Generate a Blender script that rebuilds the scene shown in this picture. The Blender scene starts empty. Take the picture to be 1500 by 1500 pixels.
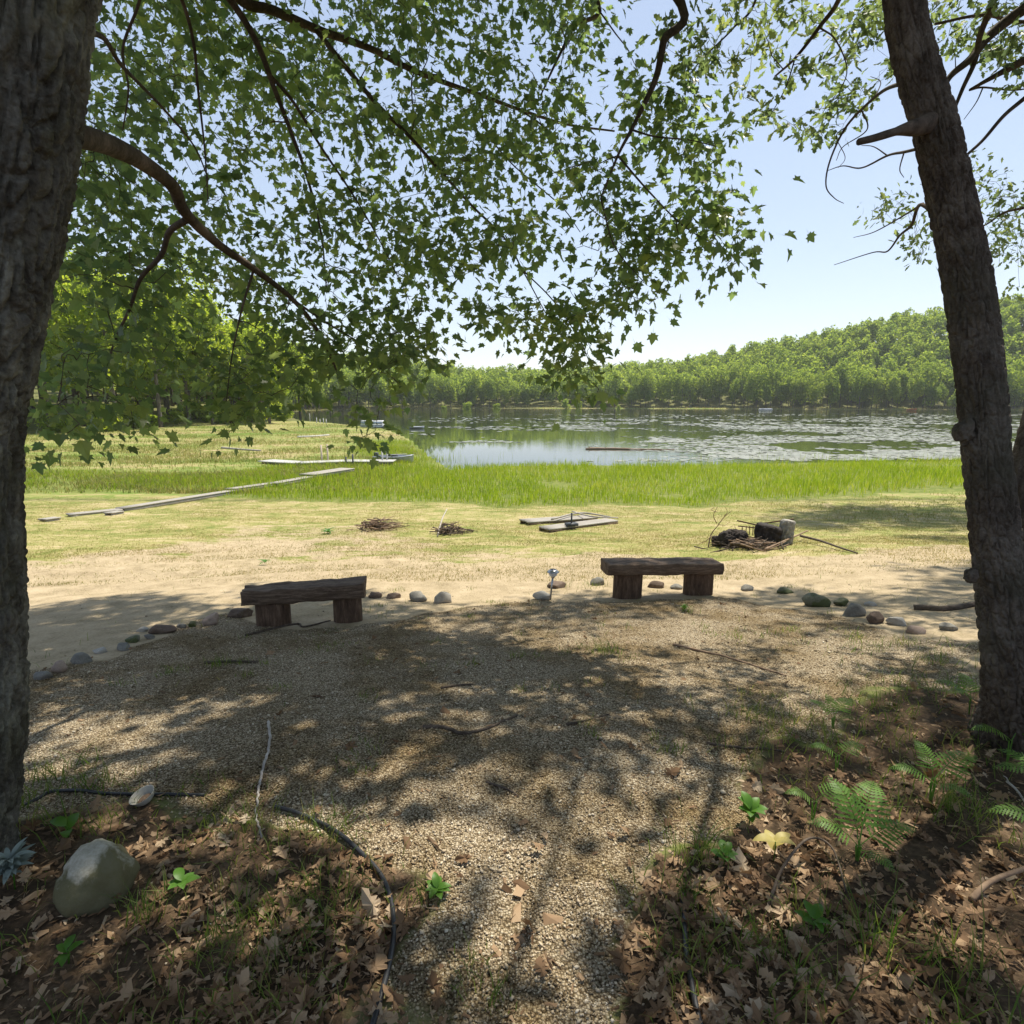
import bpy, math, random
import numpy as np
from mathutils import Vector

R = math.radians
random.seed(11)
rng = np.random.default_rng(11)
scene = bpy.context.scene
COL = scene.collection

# ------------------------------------------------------------------ camera model
FOC = 833.0                     # focal length in photo pixels (1500 px frame)
PITCH = R(11.14)
EYE = 1.6
CP, SP = math.cos(PITCH), math.sin(PITCH)
WATER = -2.62
SUN_AZ, SUN_EL = R(33), R(63)
SUN = np.array([math.sin(SUN_AZ) * math.cos(SUN_EL), math.cos(SUN_AZ) * math.cos(SUN_EL), math.sin(SUN_EL)])


def ray(u, v):
    cx, cy = (u - 750) / FOC, (750 - v) / FOC
    return np.array([cx, CP + cy * SP, -SP + cy * CP])


def at(u, v, t):                # point seen at (u,v), t metres deep
    return np.array([0, 0, EYE]) + ray(u, v) * t


def proj(P):
    P = np.atleast_2d(P)
    q = P - np.array([0, 0, EYE])
    dep = q[:, 1] * CP - q[:, 2] * SP
    up = q[:, 1] * SP + q[:, 2] * CP
    dd = np.where(np.abs(dep) < 1e-6, 1e-6, dep)
    return 750 + FOC * q[:, 0] / dd, 750 - FOC * up / dd, dep


# ------------------------------------------------------------------ noise
def _h(ix, iy, iz):
    h = (ix * 374761393 + iy * 668265263 + iz * 1440662683) & 0xffffffff
    h = ((h ^ (h >> 13)) * 1274126177) & 0xffffffff
    return ((h ^ (h >> 16)) & 0xffff) / 65535.0


def vn(p):
    p = np.asarray(p, float)
    i = np.floor(p).astype(np.int64)
    f = p - i
    f = f * f * (3 - 2 * f)
    r = 0
    for a in (0, 1):
        wx = f[:, 0] if a else 1 - f[:, 0]
        for b in (0, 1):
            wy = f[:, 1] if b else 1 - f[:, 1]
            for c in (0, 1):
                wz = f[:, 2] if c else 1 - f[:, 2]
                r = r + wx * wy * wz * _h(i[:, 0] + a, i[:, 1] + b, i[:, 2] + c)
    return r


def fbm(p, o=4):
    p = np.asarray(p, float)
    s, a, r = 0, .5, 0
    for k in range(o):
        r = r + a * vn(p * 2 ** k + 17.3 * k)
        s += a
        a *= .5
    return r / s


def fbm2(x, y, sc, o=4, seed=0):
    return fbm(np.stack([x * sc, y * sc, np.full_like(x, 3.7 * seed + .5)], 1), o)


def sstep(a, b, x):
    t = np.clip((x - a) / (b - a), 0, 1)
    return t * t * (3 - 2 * t)


def sdpoly(px, py, poly):       # signed distance, negative inside
    poly = np.asarray(poly, float)
    d = np.full(px.shape, 1e18)
    ins = np.zeros(px.shape, bool)
    n = len(poly)
    for i in range(n):
        a, b = poly[i], poly[(i + 1) % n]
        e = b - a
        wx, wy = px - a[0], py - a[1]
        t = np.clip((wx * e[0] + wy * e[1]) / (e @ e), 0, 1)
        d = np.minimum(d, (wx - e[0] * t) ** 2 + (wy - e[1] * t) ** 2)
        c = ((a[1] > py) != (b[1] > py))
        xi = a[0] + (py - a[1]) / (e[1] if abs(e[1]) > 1e-9 else 1e-9) * e[0]
        ins ^= c & (px < xi)
    return np.where(ins, -1, 1) * np.sqrt(d)


# ------------------------------------------------------------------ terrain
LAKE = [(-3.8, 35), (-1.5, 36.7), (3, 37.5), (9, 37), (14, 38), (22, 39), (31, 40), (60, 46), (120, 70), (190, 120),
        (232, 175), (240, 222), (205, 250), (165, 262), (140, 266), (100, 280), (40, 291), (-20, 300), (-58, 288), (-80, 262),
        (-80, 200), (-58, 150), (-45, 122), (-31, 104), (-19, 86), (-11, 62), (-7, 46)]
PY = [-40, -12, -5, 0, 3, 7.5, 9, 14, 20, 30, 38, 60]
PZ = [4.0, 1.3, .5, 0, -.3, -1.0, -1.2, -1.72, -2.1, -2.36, -2.42, -2.38]
AZD = [-60, -45, -30, -20, -12, -3, 8, 13, 17, 22, 28, 33, 38, 44, 60]
RID = [12, 14, 17, 19, 17, 9, 9, 11.5, 15, 22, 31, 37, 41, 46, 46]


def treeline(y):
    return -60 + (y - 50) / 60 * 18.0


def hgt(x, y):
    x = np.atleast_1d(np.asarray(x, float)); y = np.atleast_1d(np.asarray(y, float))
    d = sdpoly(x, y, LAKE)
    r = np.hypot(x, y)
    az = np.degrees(np.arctan2(x, y))
    b = np.interp(y, PY, PZ)
    near = 1 - sstep(30, 60, r)
    b = b + near * .05 * (fbm2(x, y, .55, 3, 1) - .5) * 2 + near * .012 * (fbm2(x, y, 5, 2, 2) - .5) * 2
    b = b + .22 * sstep(3.0, 6.5, np.abs(x)) * (1 - sstep(8, 16, y)) * sstep(-3, 2, y) * np.where(x > 0, .9, -.35)
    far = sstep(150, 205, r) * (y > 0)
    hill = np.interp(az, AZD, RID) * sstep(6, 98, d) * far
    hill = hill + 5 * sstep(0, 70, treeline(y) - x) * sstep(35, 60, y) * (1 - far)
    hill = hill + far * 2.0 * (fbm2(x, y, .02, 3, 4) - .5) * 2 * sstep(20, 60, d)
    hl = b + hill
    hl = hl + (1 - sstep(4, 20, d)) * sstep(45, 80, r) * .05
    out = WATER + .015 + (hl - WATER) * sstep(-.2, 7, d)
    inn = WATER - .02 - np.minimum(1.6, -d * .05)
    return np.where(d < 0, inn, out)


def hz(x, y):
    return float(hgt(x, y)[0])


def ground(u, v):               # where the line of sight through (u,v) meets the ground
    d = ray(u, v)
    lo, hi = .3, 3.0
    o = np.array([0, 0, EYE])
    while hi < 900:
        p = o + d * hi
        if p[2] < hz(p[0], p[1]):
            break
        lo, hi = hi, hi * 1.15
    for _ in range(36):
        m = .5 * (lo + hi)
        p = o + d * m
        if p[2] < hz(p[0], p[1]):
            hi = m
        else:
            lo = m
    p = o + d * hi
    return np.array([p[0], p[1], hz(p[0], p[1])])


def onwater(u, v, z=WATER):
    d = ray(u, v)
    t = (z - EYE) / d[2]
    return np.array([0, 0, EYE]) + d * t


def depth_of(p):
    return p[1] * CP - (p[2] - EYE) * SP


# ------------------------------------------------------------------ mesh builder
class MB:
    def __init__(s):
        s.v, s.f, s.m, s.n = [], [], [], 0

    def add(s, v, *fs, mat=0):
        v = np.asarray(v, float).reshape(-1, 3)
        for f in fs:
            f = np.asarray(f, np.int64)
            if f.size:
                s.f.append(f + s.n)
                s.m.append(np.full(len(f), mat, np.int32))
        s.v.append(v)
        s.n += len(v)

    def build(s, name, mats, parent=None, loc=None, smooth=True):
        v = np.concatenate(s.v)
        if loc is not None:
            v = v - np.asarray(loc)
        me = bpy.data.meshes.new(name)
        me.vertices.add(len(v)); me.vertices.foreach_set('co', v.astype(np.float32).ravel())
        tot = np.concatenate([np.full(len(f), f.shape[1]) for f in s.f])
        lv = np.concatenate([f.ravel() for f in s.f])
        st = np.concatenate([[0], np.cumsum(tot)[:-1]])
        me.loops.add(len(lv)); me.loops.foreach_set('vertex_index', lv.astype(np.int32))
        me.polygons.add(len(tot)); me.polygons.foreach_set('loop_start', st.astype(np.int32))
        me.polygons.foreach_set('material_index', np.concatenate(s.m))
        me.polygons.foreach_set('use_smooth', np.full(len(tot), smooth))
        for m in (mats if isinstance(mats, (list, tuple)) else [mats]):
            me.materials.append(m)
        me.update(calc_edges=True)
        me.validate()
        o = bpy.data.objects.new(name, me)
        COL.objects.link(o)
        if parent is not None:
            o.parent = parent
        if loc is not None and parent is None:
            o.location = [float(a) for a in loc]
        return o


def tag(o, label=None, cat=None, group=None, kind=None):
    if label: o['label'] = label
    if cat: o['category'] = cat
    if group: o['group'] = group
    if kind: o['kind'] = kind
    return o


def thing(name, label, cat, loc, rz=0, group=None):
    o = bpy.data.objects.new(name, None)
    o.empty_display_size = .2
    COL.objects.link(o)
    o.location = [float(a) for a in loc]
    o.rotation_euler = (0, 0, rz)
    return tag(o, label, cat, group)


def copy_tree(o, parent=None):
    c = o.copy(); COL.objects.link(c)
    if parent: c.parent = parent
    for ch in [k for k in bpy.data.objects if k.parent == o]:
        copy_tree(ch, c)
    return c


def norm(a):
    a = np.asarray(a, float)
    return a / np.maximum(np.linalg.norm(a, axis=-1, keepdims=True), 1e-9)


def frames(tip, nrm):           # local y -> tip, z -> normal
    t = norm(tip)
    n = nrm - (nrm * t).sum(-1, keepdims=True) * t
    n = norm(n)
    x = np.cross(t, n)
    return np.stack([x, t, n], -1)


def scatter(mb, T, faces, pos, M, mat=0):
    n, k = len(pos), T.shape[-2]
    if n == 0: return
    if T.ndim == 2:
        v = np.einsum('nij,kj->nki', M, T) + pos[:, None]
    else:
        v = np.einsum('nij,nkj->nki', M, T) + pos[:, None]
    off = (np.arange(n) * k)[:, None, None]
    mb.add(v.reshape(-1, 3), *[(np.asarray(f)[None] + off).reshape(-1, np.asarray(f).shape[1]) for f in faces], mat=mat)


def spline(pts, n):
    p = np.asarray(pts, float)
    if len(p) == 2:
        return p[0] + (p[1] - p[0]) * np.linspace(0, 1, n)[:, None]
    q = np.vstack([2 * p[0] - p[1], p, 2 * p[-1] - p[-2]])
    out = []
    for t in np.linspace(0, len(p) - 1 - 1e-6, n):
        i = int(t); f = t - i
        a, b, c, d = q[i:i + 4]
        out.append(.5 * (2 * b + (c - a) * f + (2 * a - 5 * b + 4 * c - d) * f * f + (3 * b - a - 3 * c + d) * f ** 3))
    return np.array(out)


def tube(mb, pts, rad, ns=6, cap=True, mat=0, disp=None):
    p = np.asarray(pts, float); n = len(p)
    r = np.broadcast_to(np.asarray(rad, float), (n,))
    T = norm(np.gradient(p, axis=0))
    ref = np.array([0, 0, 1.]) if abs(T[0][2]) < .9 else np.array([1., 0, 0])
    A = np.zeros((n, 3)); a = norm(np.cross(T[0], ref))
    for i in range(n):
        a = norm(a - (a @ T[i]) * T[i]); A[i] = a
    B = np.cross(T, A)
    th = np.arange(ns) * 2 * np.pi / ns
    c, s = np.cos(th), np.sin(th)
    rr = r[:, None] * np.ones(ns)
    if disp is not None:
        L = np.concatenate([[0], np.cumsum(np.linalg.norm(np.diff(p, axis=0), axis=1))])
        rr = rr + disp(np.broadcast_to(th, (n, ns)), np.broadcast_to(L[:, None], (n, ns)), rr)
    v = p[:, None] + rr[..., None] * (A[:, None] * c[None, :, None] + B[:, None] * s[None, :, None])
    i = np.arange(n - 1)[:, None] * ns; j = np.arange(ns)[None]; j2 = (j + 1) % ns
    f = np.stack([i + j, i + j2, i + ns + j2, i + ns + j], -1).reshape(-1, 4)
    v = v.reshape(-1, 3)
    if cap:
        v = np.vstack([v, p[0], p[-1]])
        k = n * ns
        jj = np.arange(ns); jn = (jj + 1) % ns
        f2 = np.vstack([np.stack([np.full(ns, k), jn, jj], 1), np.stack([np.full(ns, k + 1), (n - 1) * ns + jj, (n - 1) * ns + jn], 1)])
        mb.add(v, f, f2, mat=mat)
    else:
        mb.add(v, f, mat=mat)


def box(mb, c, s, rz=0, rough=0, seg=(1, 1, 1), mat=0, tilt=(0, 0)):
    """closed, subdivided box; rough roughens its faces"""
    nx, ny, nz = seg
    vs, fs, idx = [], [], {}
    def vid(i, j, k):
        if (i, j, k) not in idx:
            idx[(i, j, k)] = len(vs); vs.append((i / nx - .5, j / ny - .5, k / nz - .5))
        return idx[(i, j, k)]
    for i in range(nx):
        for j in range(ny):
            fs.append([vid(i, j, 0), vid(i, j + 1, 0), vid(i + 1, j + 1, 0), vid(i + 1, j, 0)])
            fs.append([vid(i, j, nz), vid(i + 1, j, nz), vid(i + 1, j + 1, nz), vid(i, j + 1, nz)])
    for i in range(nx):
        for k in range(nz):
            fs.append([vid(i, 0, k), vid(i + 1, 0, k), vid(i + 1, 0, k + 1), vid(i, 0, k + 1)])
            fs.append([vid(i, ny, k), vid(i, ny, k + 1), vid(i + 1, ny, k + 1), vid(i + 1, ny, k)])
    for j in range(ny):
        for k in range(nz):
            fs.append([vid(0, j, k), vid(0, j, k + 1), vid(0, j + 1, k + 1), vid(0, j + 1, k)])
            fs.append([vid(nx, j, k), vid(nx, j + 1, k), vid(nx, j + 1, k + 1), vid(nx, j, k + 1)])
    v = np.array(vs, float) * np.asarray(s, float)
    if rough:
        o = rng.random(3) * 50
        nz3 = np.stack([fbm(v * 7 + o + 9 * k, 3) - .5 for k in range(3)], 1)
        v = v + nz3 * 2 * rough
    tx, ty = tilt
    v = v.copy()
    v[:, 2] += v[:, 0] * math.tan(tx) + v[:, 1] * math.tan(ty)
    ca, sa = math.cos(rz), math.sin(rz)
    v = np.stack([v[:, 0] * ca - v[:, 1] * sa, v[:, 0] * sa + v[:, 1] * ca, v[:, 2]], 1) + np.asarray(c, float)
    mb.add(v, np.array(fs), mat=mat)


_ico = None
def icosphere(n=3):
    global _ico
    if _ico is None: _ico = {}
    if n not in _ico:
        import bmesh
        bm = bmesh.new(); bmesh.ops.create_icosphere(bm, subdivisions=n, radius=1)
        bm.verts.ensure_lookup_table()
        _ico[n] = (np.array([v.co[:] for v in bm.verts]), np.array([[q.index for q in f.verts] for f in bm.faces]))
        bm.free()
    return _ico[n]


# ------------------------------------------------------------------ materials
def new_mat(name):
    m = bpy.data.materials.new(name); m.use_nodes = True
    nt = m.node_tree; nt.nodes.clear()
    return m, nt


def N(nt, t, **kw):
    n = nt.nodes.new(t)
    for k, v in kw.items():
        if k.startswith('i_'):
            n.inputs[k[2:].replace('_', ' ')].default_value = v
        else:
            setattr(n, k, v)
    return n


def L(nt, a, b): nt.links.new(a, b)


def ramp(nt, fac, stops, interp='LINEAR'):
    r = N(nt, 'ShaderNodeValToRGB'); cr = r.color_ramp; cr.interpolation = interp
    while len(cr.elements) < len(stops): cr.elements.new(.5)
    for e, (p, c) in zip(cr.elements, stops):
        e.position = p; e.color = (*c, 1)
    if fac is not None: L(nt, fac, r.inputs[0])
    return r


def math_(nt, op, a, b=None, c=None, clamp=False):
    n = N(nt, 'ShaderNodeMath', operation=op); n.use_clamp = clamp
    for i, x in enumerate((a, b, c)):
        if x is None: continue
        if isinstance(x, (int, float)): n.inputs[i].default_value = x
        else: L(nt, x, n.inputs[i])
    return n.outputs[0]


def mix(nt, fac, a, b, mode='MIX'):
    n = N(nt, 'ShaderNodeMix', data_type='RGBA', blend_type=mode)
    for s, x in ((n.inputs[0], fac), (n.inputs[6], a), (n.inputs[7], b)):
        if isinstance(x, (int, float)): s.default_value = x
        elif isinstance(x, tuple): s.default_value = (*x, 1)
        else: L(nt, x, s)
    return n.outputs[2]


def noise_n(nt, co, sc, det=4, rough=.55, stretch=None, dist=0):
    if stretch:
        mp = N(nt, 'ShaderNodeMapping'); mp.inputs['Scale'].default_value = stretch
        L(nt, co, mp.inputs[0]); co = mp.outputs[0]
    n = N(nt, 'ShaderNodeTexNoise'); n.inputs['Scale'].default_value = sc
    n.inputs['Detail'].default_value = det; n.inputs['Roughness'].default_value = rough
    n.inputs['Distortion'].default_value = dist
    L(nt, co, n.inputs['Vector'])
    return n.outputs[0]


def finish(nt, col, rough=.8, bump=None, bstr=.5, bdist=.01, spec=.3, metal=0):
    p = N(nt, 'ShaderNodeBsdfPrincipled')
    p.inputs['Specular IOR Level'].default_value = spec
    p.inputs['Metallic'].default_value = metal
    if isinstance(rough, (int, float)): p.inputs['Roughness'].default_value = rough
    else: L(nt, rough, p.inputs['Roughness'])
    if isinstance(col, tuple): p.inputs['Base Color'].default_value = (*col, 1)
    else: L(nt, col, p.inputs['Base Color'])
    if bump is not None:
        b = N(nt, 'ShaderNodeBump'); b.inputs['Strength'].default_value = bstr; b.inputs['Distance'].default_value = bdist
        L(nt, bump, b.inputs['Height']); L(nt, b.outputs[0], p.inputs['Normal'])
    o = N(nt, 'ShaderNodeOutputMaterial'); L(nt, p.outputs[0], o.inputs[0])
    return p


def matte(name, stops, sc=8, rough=.85, bstr=.5, bdist=.01, stretch=None, det=6, spec=.25, metal=0, world=False):
    m, nt = new_mat(name)
    tc = N(nt, 'ShaderNodeNewGeometry').outputs['Position'] if world else N(nt, 'ShaderNodeTexCoord').outputs['Object']
    n1 = noise_n(nt, tc, sc, det, .6, stretch)
    n2 = noise_n(nt, tc, sc * 5, 4, .6, stretch)
    f = math_(nt, 'ADD', math_(nt, 'MULTIPLY', n1, .7), math_(nt, 'MULTIPLY', n2, .3))
    lo = .3; hi = .7
    st = [(lo + (hi - lo) * i / max(1, len(stops) - 1), c) for i, c in enumerate(stops)]
    finish(nt, ramp(nt, f, st).outputs[0], rough, f, bstr, bdist, spec, metal)
    return m


def leafmat(name, stops, trans, tfac=.45, rough=.45, spec=.35, cs=.9):
    """leaf: diffuse top plus light passing through; colour varies leaf by leaf"""
    m, nt = new_mat(name)
    g = N(nt, 'ShaderNodeNewGeometry')
    k = g.outputs['Random Per Island']
    cl = noise_n(nt, g.outputs['Position'], cs, 3)
    f = math_(nt, 'ADD', math_(nt, 'MULTIPLY', k, .45), math_(nt, 'MULTIPLY', cl, .6))
    n = len(stops)
    col = ramp(nt, f, [(.1 + .75 * i / max(1, n - 1), c) for i, c in enumerate(stops)]).outputs[0]
    p = N(nt, 'ShaderNodeBsdfPrincipled')
    p.inputs['Roughness'].default_value = rough; p.inputs['Specular IOR Level'].default_value = spec
    L(nt, col, p.inputs['Base Color'])
    t = N(nt, 'ShaderNodeBsdfTranslucent')
    L(nt, mix(nt, 1.0, col, trans, 'MULTIPLY'), t.inputs[0])
    x = N(nt, 'ShaderNodeMixShader'); x.inputs[0].default_value = tfac
    L(nt, p.outputs[0], x.inputs[1]); L(nt, t.outputs[0], x.inputs[2])
    o = N(nt, 'ShaderNodeOutputMaterial'); L(nt, x.outputs[0], o.inputs[0])
    return m


def bark(name, stops, sc, stretch, moss=None, bstr=1.0, bdist=.02, patch=None):
    m, nt = new_mat(name)
    tc = N(nt, 'ShaderNodeTexCoord').outputs['Object']
    n1 = noise_n(nt, tc, sc, 6, .65, stretch, .4)
    n2 = noise_n(nt, tc, sc * 4, 4, .6)
    f = math_(nt, 'ADD', math_(nt, 'MULTIPLY', n1, .65), math_(nt, 'MULTIPLY', n2, .35))
    n = len(stops)
    col = ramp(nt, f, [(.3 + .4 * i / (n - 1), c) for i, c in enumerate(stops)]).outputs[0]
    if patch:
        pn = noise_n(nt, tc, 3.0, 5, .7)
        pf = ramp(nt, pn, [(.52, (0, 0, 0)), (.62, (1, 1, 1))]).outputs[0]
        pf = math_(nt, 'MULTIPLY', pf, math_(nt, 'MULTIPLY', n2, 1.0))
        col = mix(nt, pf, col, patch)
    if moss:
        mn = noise_n(nt, tc, 1.7, 5, .65)
        mf = ramp(nt, mn, [(.5, (0, 0, 0)), (.68, (1, 1, 1))]).outputs[0]
        col = mix(nt, math_(nt, 'MULTIPLY', mf, .6), col, moss)
    finish(nt, col, .9, f, bstr, bdist, .15)
    return m


MT = {}
MT['maple_bark'] = bark('maple_bark', [(.028,.025,.02), (.075,.069,.056), (.14,.132,.11), (.23,.22,.185)], 16, (1, 1, .2), (.085,.088,.04), 1.0, .02, (.32, .32, .26))
MT['oak_bark'] = bark('oak_bark', [(.024,.019,.015), (.065,.052,.041), (.115,.095,.077), (.18,.152,.125)], 22, (1, 1, .3), (.075,.072,.05), 1.0, .016, (.2, .175, .145))
MT['limb_bark'] = bark('limb_bark', [(.03, .024, .018), (.08, .062, .045), (.15, .115, .085)], 16, (1, 1, .5), None, .6, .006, (.2, .15, .12))
MT['forest_bark'] = bark('forest_bark', [(.05, .045, .035), (.13, .115, .095), (.24, .21, .18)], 3, (1, 1, .3), None, .6, .03)
MT['maple_leaf'] = leafmat('maple_leaf', [(.042,.07,.04), (.068,.106,.05), (.1,.148,.056), (.165,.205,.07)], (2.9,2.8,2.0), .58, .42, .45)
MT['oak_leaf'] = leafmat('oak_leaf', [(.04,.062,.04), (.065,.095,.048), (.1,.138,.055), (.165,.195,.07)], (2.7,2.6,2.0), .55, .5, .3)
MT['forest_leaf'] = leafmat('forest_leaf', [(.12,.19,.03), (.19,.27,.042), (.26,.34,.06), (.33,.38,.095)], (2.1,1.9,.8), .58, .6, .15, .12)
MT['far_leaf'] = leafmat('far_leaf', [(.095,.155,.04), (.16,.235,.048), (.24,.32,.06), (.32,.37,.1)], (1.8,1.7,.9), .52, .65, .1, .09)
MT['reed'] = leafmat('reed', [(.12,.21,.018), (.19,.29,.026), (.26,.35,.042), (.38,.38,.12)], (1.5,1.4,.6), .5, .6, .15, .22)
MT['meadow'] = leafmat('meadow', [(.09,.15,.025), (.16,.21,.045), (.27,.26,.09), (.4,.32,.18)], (1.3,1.2,.8), .4, .6, .15, .16)
MT['lawn'] = leafmat('lawn', [(.11,.15,.03), (.2,.21,.065), (.34,.29,.13), (.45,.37,.22)], (1.3,1.2,.8), .35, .6, .15, .45)
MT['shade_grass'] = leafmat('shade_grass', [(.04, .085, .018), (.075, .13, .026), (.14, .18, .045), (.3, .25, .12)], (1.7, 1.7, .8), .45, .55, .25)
MT['fern'] = leafmat('fern', [(.09,.19,.04), (.14,.27,.055), (.2,.34,.08)], (1.7,1.6,.8), .5, .5, .3)
MT['herb'] = leafmat('herb', [(.06, .15, .02), (.11, .24, .03)], (1.6, 1.6, .7), .4, .45, .35)
MT['yellow_leaf'] = leafmat('yellow_leaf', [(.42, .36, .11), (.55, .47, .17)], (1.3, 1.2, .8), .4, .5, .3)
MT['silver_leaf'] = leafmat('silver_leaf', [(.2, .25, .22), (.32, .37, .33)], (1, 1, .9), .2, .85, .1)
MT['dead_leaf'] = leafmat('dead_leaf', [(.055,.032,.018), (.13,.078,.042), (.24,.15,.085), (.36,.25,.15), (.47,.38,.27)], (1.1,.9,.6), .15, .7, .12, 1.6)
MT['pad'] = matte('pad', [(.14,.16,.11), (.21,.22,.17), (.28,.27,.22)], .5, .42, .1, .01, world=True, spec=.55)
MT['bench_wood'] = matte('bench_wood', [(.045,.03,.02), (.125,.085,.058), (.26,.19,.135)], 6, .8, .9, .014, (.8, 7, 9))
MT['bench_leg_wood'] = matte('bench_leg_wood', [(.035,.022,.015), (.1,.062,.04), (.2,.135,.09)], 6, .85, .9, .014, (5, 5, .9))
MT['grey_wood'] = matte('grey_wood', [(.2,.185,.16), (.34,.315,.275), (.48,.45,.41)], 3, .85, .5, .01, (1.2, 12, 12))
MT['pale_wood'] = matte('pale_wood', [(.34, .33, .31), (.5, .49, .46), (.62, .6, .57)], 3, .85, .4, .01, (1.2, 10, 10))
MT['post_wood'] = matte('post_wood', [(.5, .4, .3), (.62, .52, .42)], 6, .8, .3, .01)
MT['stick'] = matte('stick', [(.03, .022, .016), (.09, .068, .05), (.16, .125, .095)], 20, .85, .6, .004)
MT['pale_stick'] = matte('pale_stick', [(.2, .17, .15), (.38, .34, .3), (.55, .52, .48)], 14, .8, .5, .004)
MT['tan_stick'] = matte('tan_stick', [(.13, .085, .055), (.25, .17, .11), (.36, .26, .18)], 14, .8, .5, .004)
MT['char'] = matte('char', [(.012, .01, .009), (.035, .028, .024), (.08, .062, .05)], 6, .85, .9, .02)
MT['rust'] = matte('rust', [(.05, .03, .02), (.12, .06, .035)], 20, .8, .4, .003)
MT['hose'] = matte('hose', [(.012, .012, .014), (.03, .03, .033)], 30, .45, .1, .001, spec=.5)
MT['bowl'] = matte('bowl', [(.3, .29, .25), (.5, .48, .42)], 12, .5, .2, .003)
MT['lamp_metal'] = matte('lamp_metal', [(.35, .35, .35), (.5, .5, .5)], 20, .3, .05, .001, metal=.8)
MT['lamp_lens'] = matte('lamp_lens', [(.6, .6, .58), (.75, .75, .72)], 20, .15, .05, .001, spec=.6)
MT['lamp_panel'] = matte('lamp_panel', [(.012, .015, .03), (.03, .035, .06)], 20, .2, .02, .001, spec=.6)
MT['aluminium'] = matte('aluminium', [(.4, .42, .45), (.55, .57, .6)], 6, .4, .05, .002, metal=.4)
MT['boat_white'] = matte('boat_white', [(.66, .68, .7), (.78, .79, .8)], 2, .4, .05, .002)
MT['boat_blue'] = matte('boat_blue', [(.12, .2, .36), (.2, .3, .48)], 3, .4, .05, .002)
MT['boat_dark'] = matte('boat_dark', [(.03, .035, .04), (.08, .085, .09)], 3, .5, .05, .002)
MT['orange'] = matte('orange', [(.5, .16, .08), (.6, .24, .12)], 5, .6, .05, .002)
MT['pebble'] = None


def stone(name, stops, moss=None, sc=6):
    m, nt = new_mat(name)
    tc = N(nt, 'ShaderNodeTexCoord').outputs['Object']
    n1 = noise_n(nt, tc, sc, 7, .65)
    n2 = noise_n(nt, tc, sc * 14, 3, .6)
    f = math_(nt, 'ADD', math_(nt, 'MULTIPLY', n1, .65), math_(nt, 'MULTIPLY', n2, .35))
    n = len(stops)
    col = ramp(nt, f, [(.32 + .36 * i / (n - 1), c) for i, c in enumerate(stops)]).outputs[0]
    if moss:
        mn = noise_n(nt, tc, sc * .55, 6, .6)
        sep = N(nt, 'ShaderNodeSeparateXYZ'); L(nt, tc, sep.inputs[0])
        g = math_(nt, 'ADD', math_(nt, 'SUBTRACT', math_(nt, 'MULTIPLY', mn, 2.0), .5), math_(nt, 'MULTIPLY', math_(nt, 'SUBTRACT', .15, sep.outputs[2]), moss[3]))
        mf = ramp(nt, g, [(.42, (0, 0, 0)), (.56, (1, 1, 1))]).outputs[0]
        col = mix(nt, math_(nt, 'MULTIPLY', mf, .85), col, moss[:3])
    finish(nt, col, .85, f, .5, .008, .25)
    return m


MT['boulder'] = stone('boulder', [(.27,.25,.18), (.43,.4,.32), (.54,.51,.43)], (.085,.075,.02,3.5), 7)
MT['rock_grey'] = stone('rock_grey', [(.1,.095,.08), (.19,.18,.155), (.3,.285,.255)])
MT['rock_pale'] = stone('rock_pale', [(.24,.22,.185), (.36,.335,.29), (.47,.44,.39)])
MT['rock_pink'] = stone('rock_pink', [(.2,.145,.11), (.31,.235,.185), (.42,.335,.275)])
MT['rock_brown'] = stone('rock_brown', [(.07, .048, .035), (.14, .1, .075), (.24, .19, .15)])
MT['rock_moss'] = stone('rock_moss', [(.09,.09,.06), (.17,.17,.12), (.28,.27,.22)], (.06,.075,.02,.6))

# ---- gravel stones: a colour per stone
def pebble_mat():
    m, nt = new_mat('pebble')
    k = N(nt, 'ShaderNodeNewGeometry').outputs['Random Per Island']
    col = ramp(nt, k, [(0, (.15, .11, .065)), (.35, (.34, .265, .175)), (.6, (.49, .395, .275)), (.85, (.62, .53, .39)), (1, (.72, .64, .51))]).outputs[0]
    wn = noise_n(nt, N(nt, 'ShaderNodeNewGeometry').outputs['Position'], 1.4, 5, .7)
    col = mix(nt, 1.0, col, ramp(nt, wn, [(.42, (1, 1, 1)), (.62, (.62, .56, .44))]).outputs[0], 'MULTIPLY')
    finish(nt, col, .7, spec=.3)
    return m
MT['pebble'] = pebble_mat()


# ------------------------------------------------------------------ ground sheet
def uvpoly(pts):
    return [tuple(ground(u, v)[:2]) for u, v in pts]

GRAVEL = uvpoly([(-350, 985), (60, 992), (200, 940), (330, 900), (420, 918), (530, 916), (700, 884), (900, 882), (1080, 876), (1180, 893), (1300, 925), (1420, 945), (1400, 995), (1290, 1015), (1230, 1060), (1100, 1160), (1030, 1240), (1000, 1310), (1000, 1500)]) \
    + [(.42, .6), (.42, -2), (-.32, -2), (-.32, .6)] + uvpoly([(560, 1490), (580, 1400), (572, 1320), (490, 1215), (405, 1183), (40, 1172), (-500, 1180)])
PATH = uvpoly([(-600, 1010), (60, 1000), (330, 905), (560, 872), (700, 880), (880, 860), (1100, 858), (1250, 830), (1450, 860), (1700, 880), (1800, 840), (1400, 800), (1250, 812), (1060, 812), (900, 812), (700, 830), (520, 800), (450, 790), (300, 800), (20, 830), (-600, 870)])
TAN = uvpoly([(-100, 880), (60, 835), (280, 790), (400, 760), (640, 775), (680, 795), (900, 812), (900, 840), (600, 850), (300, 870)])
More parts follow.
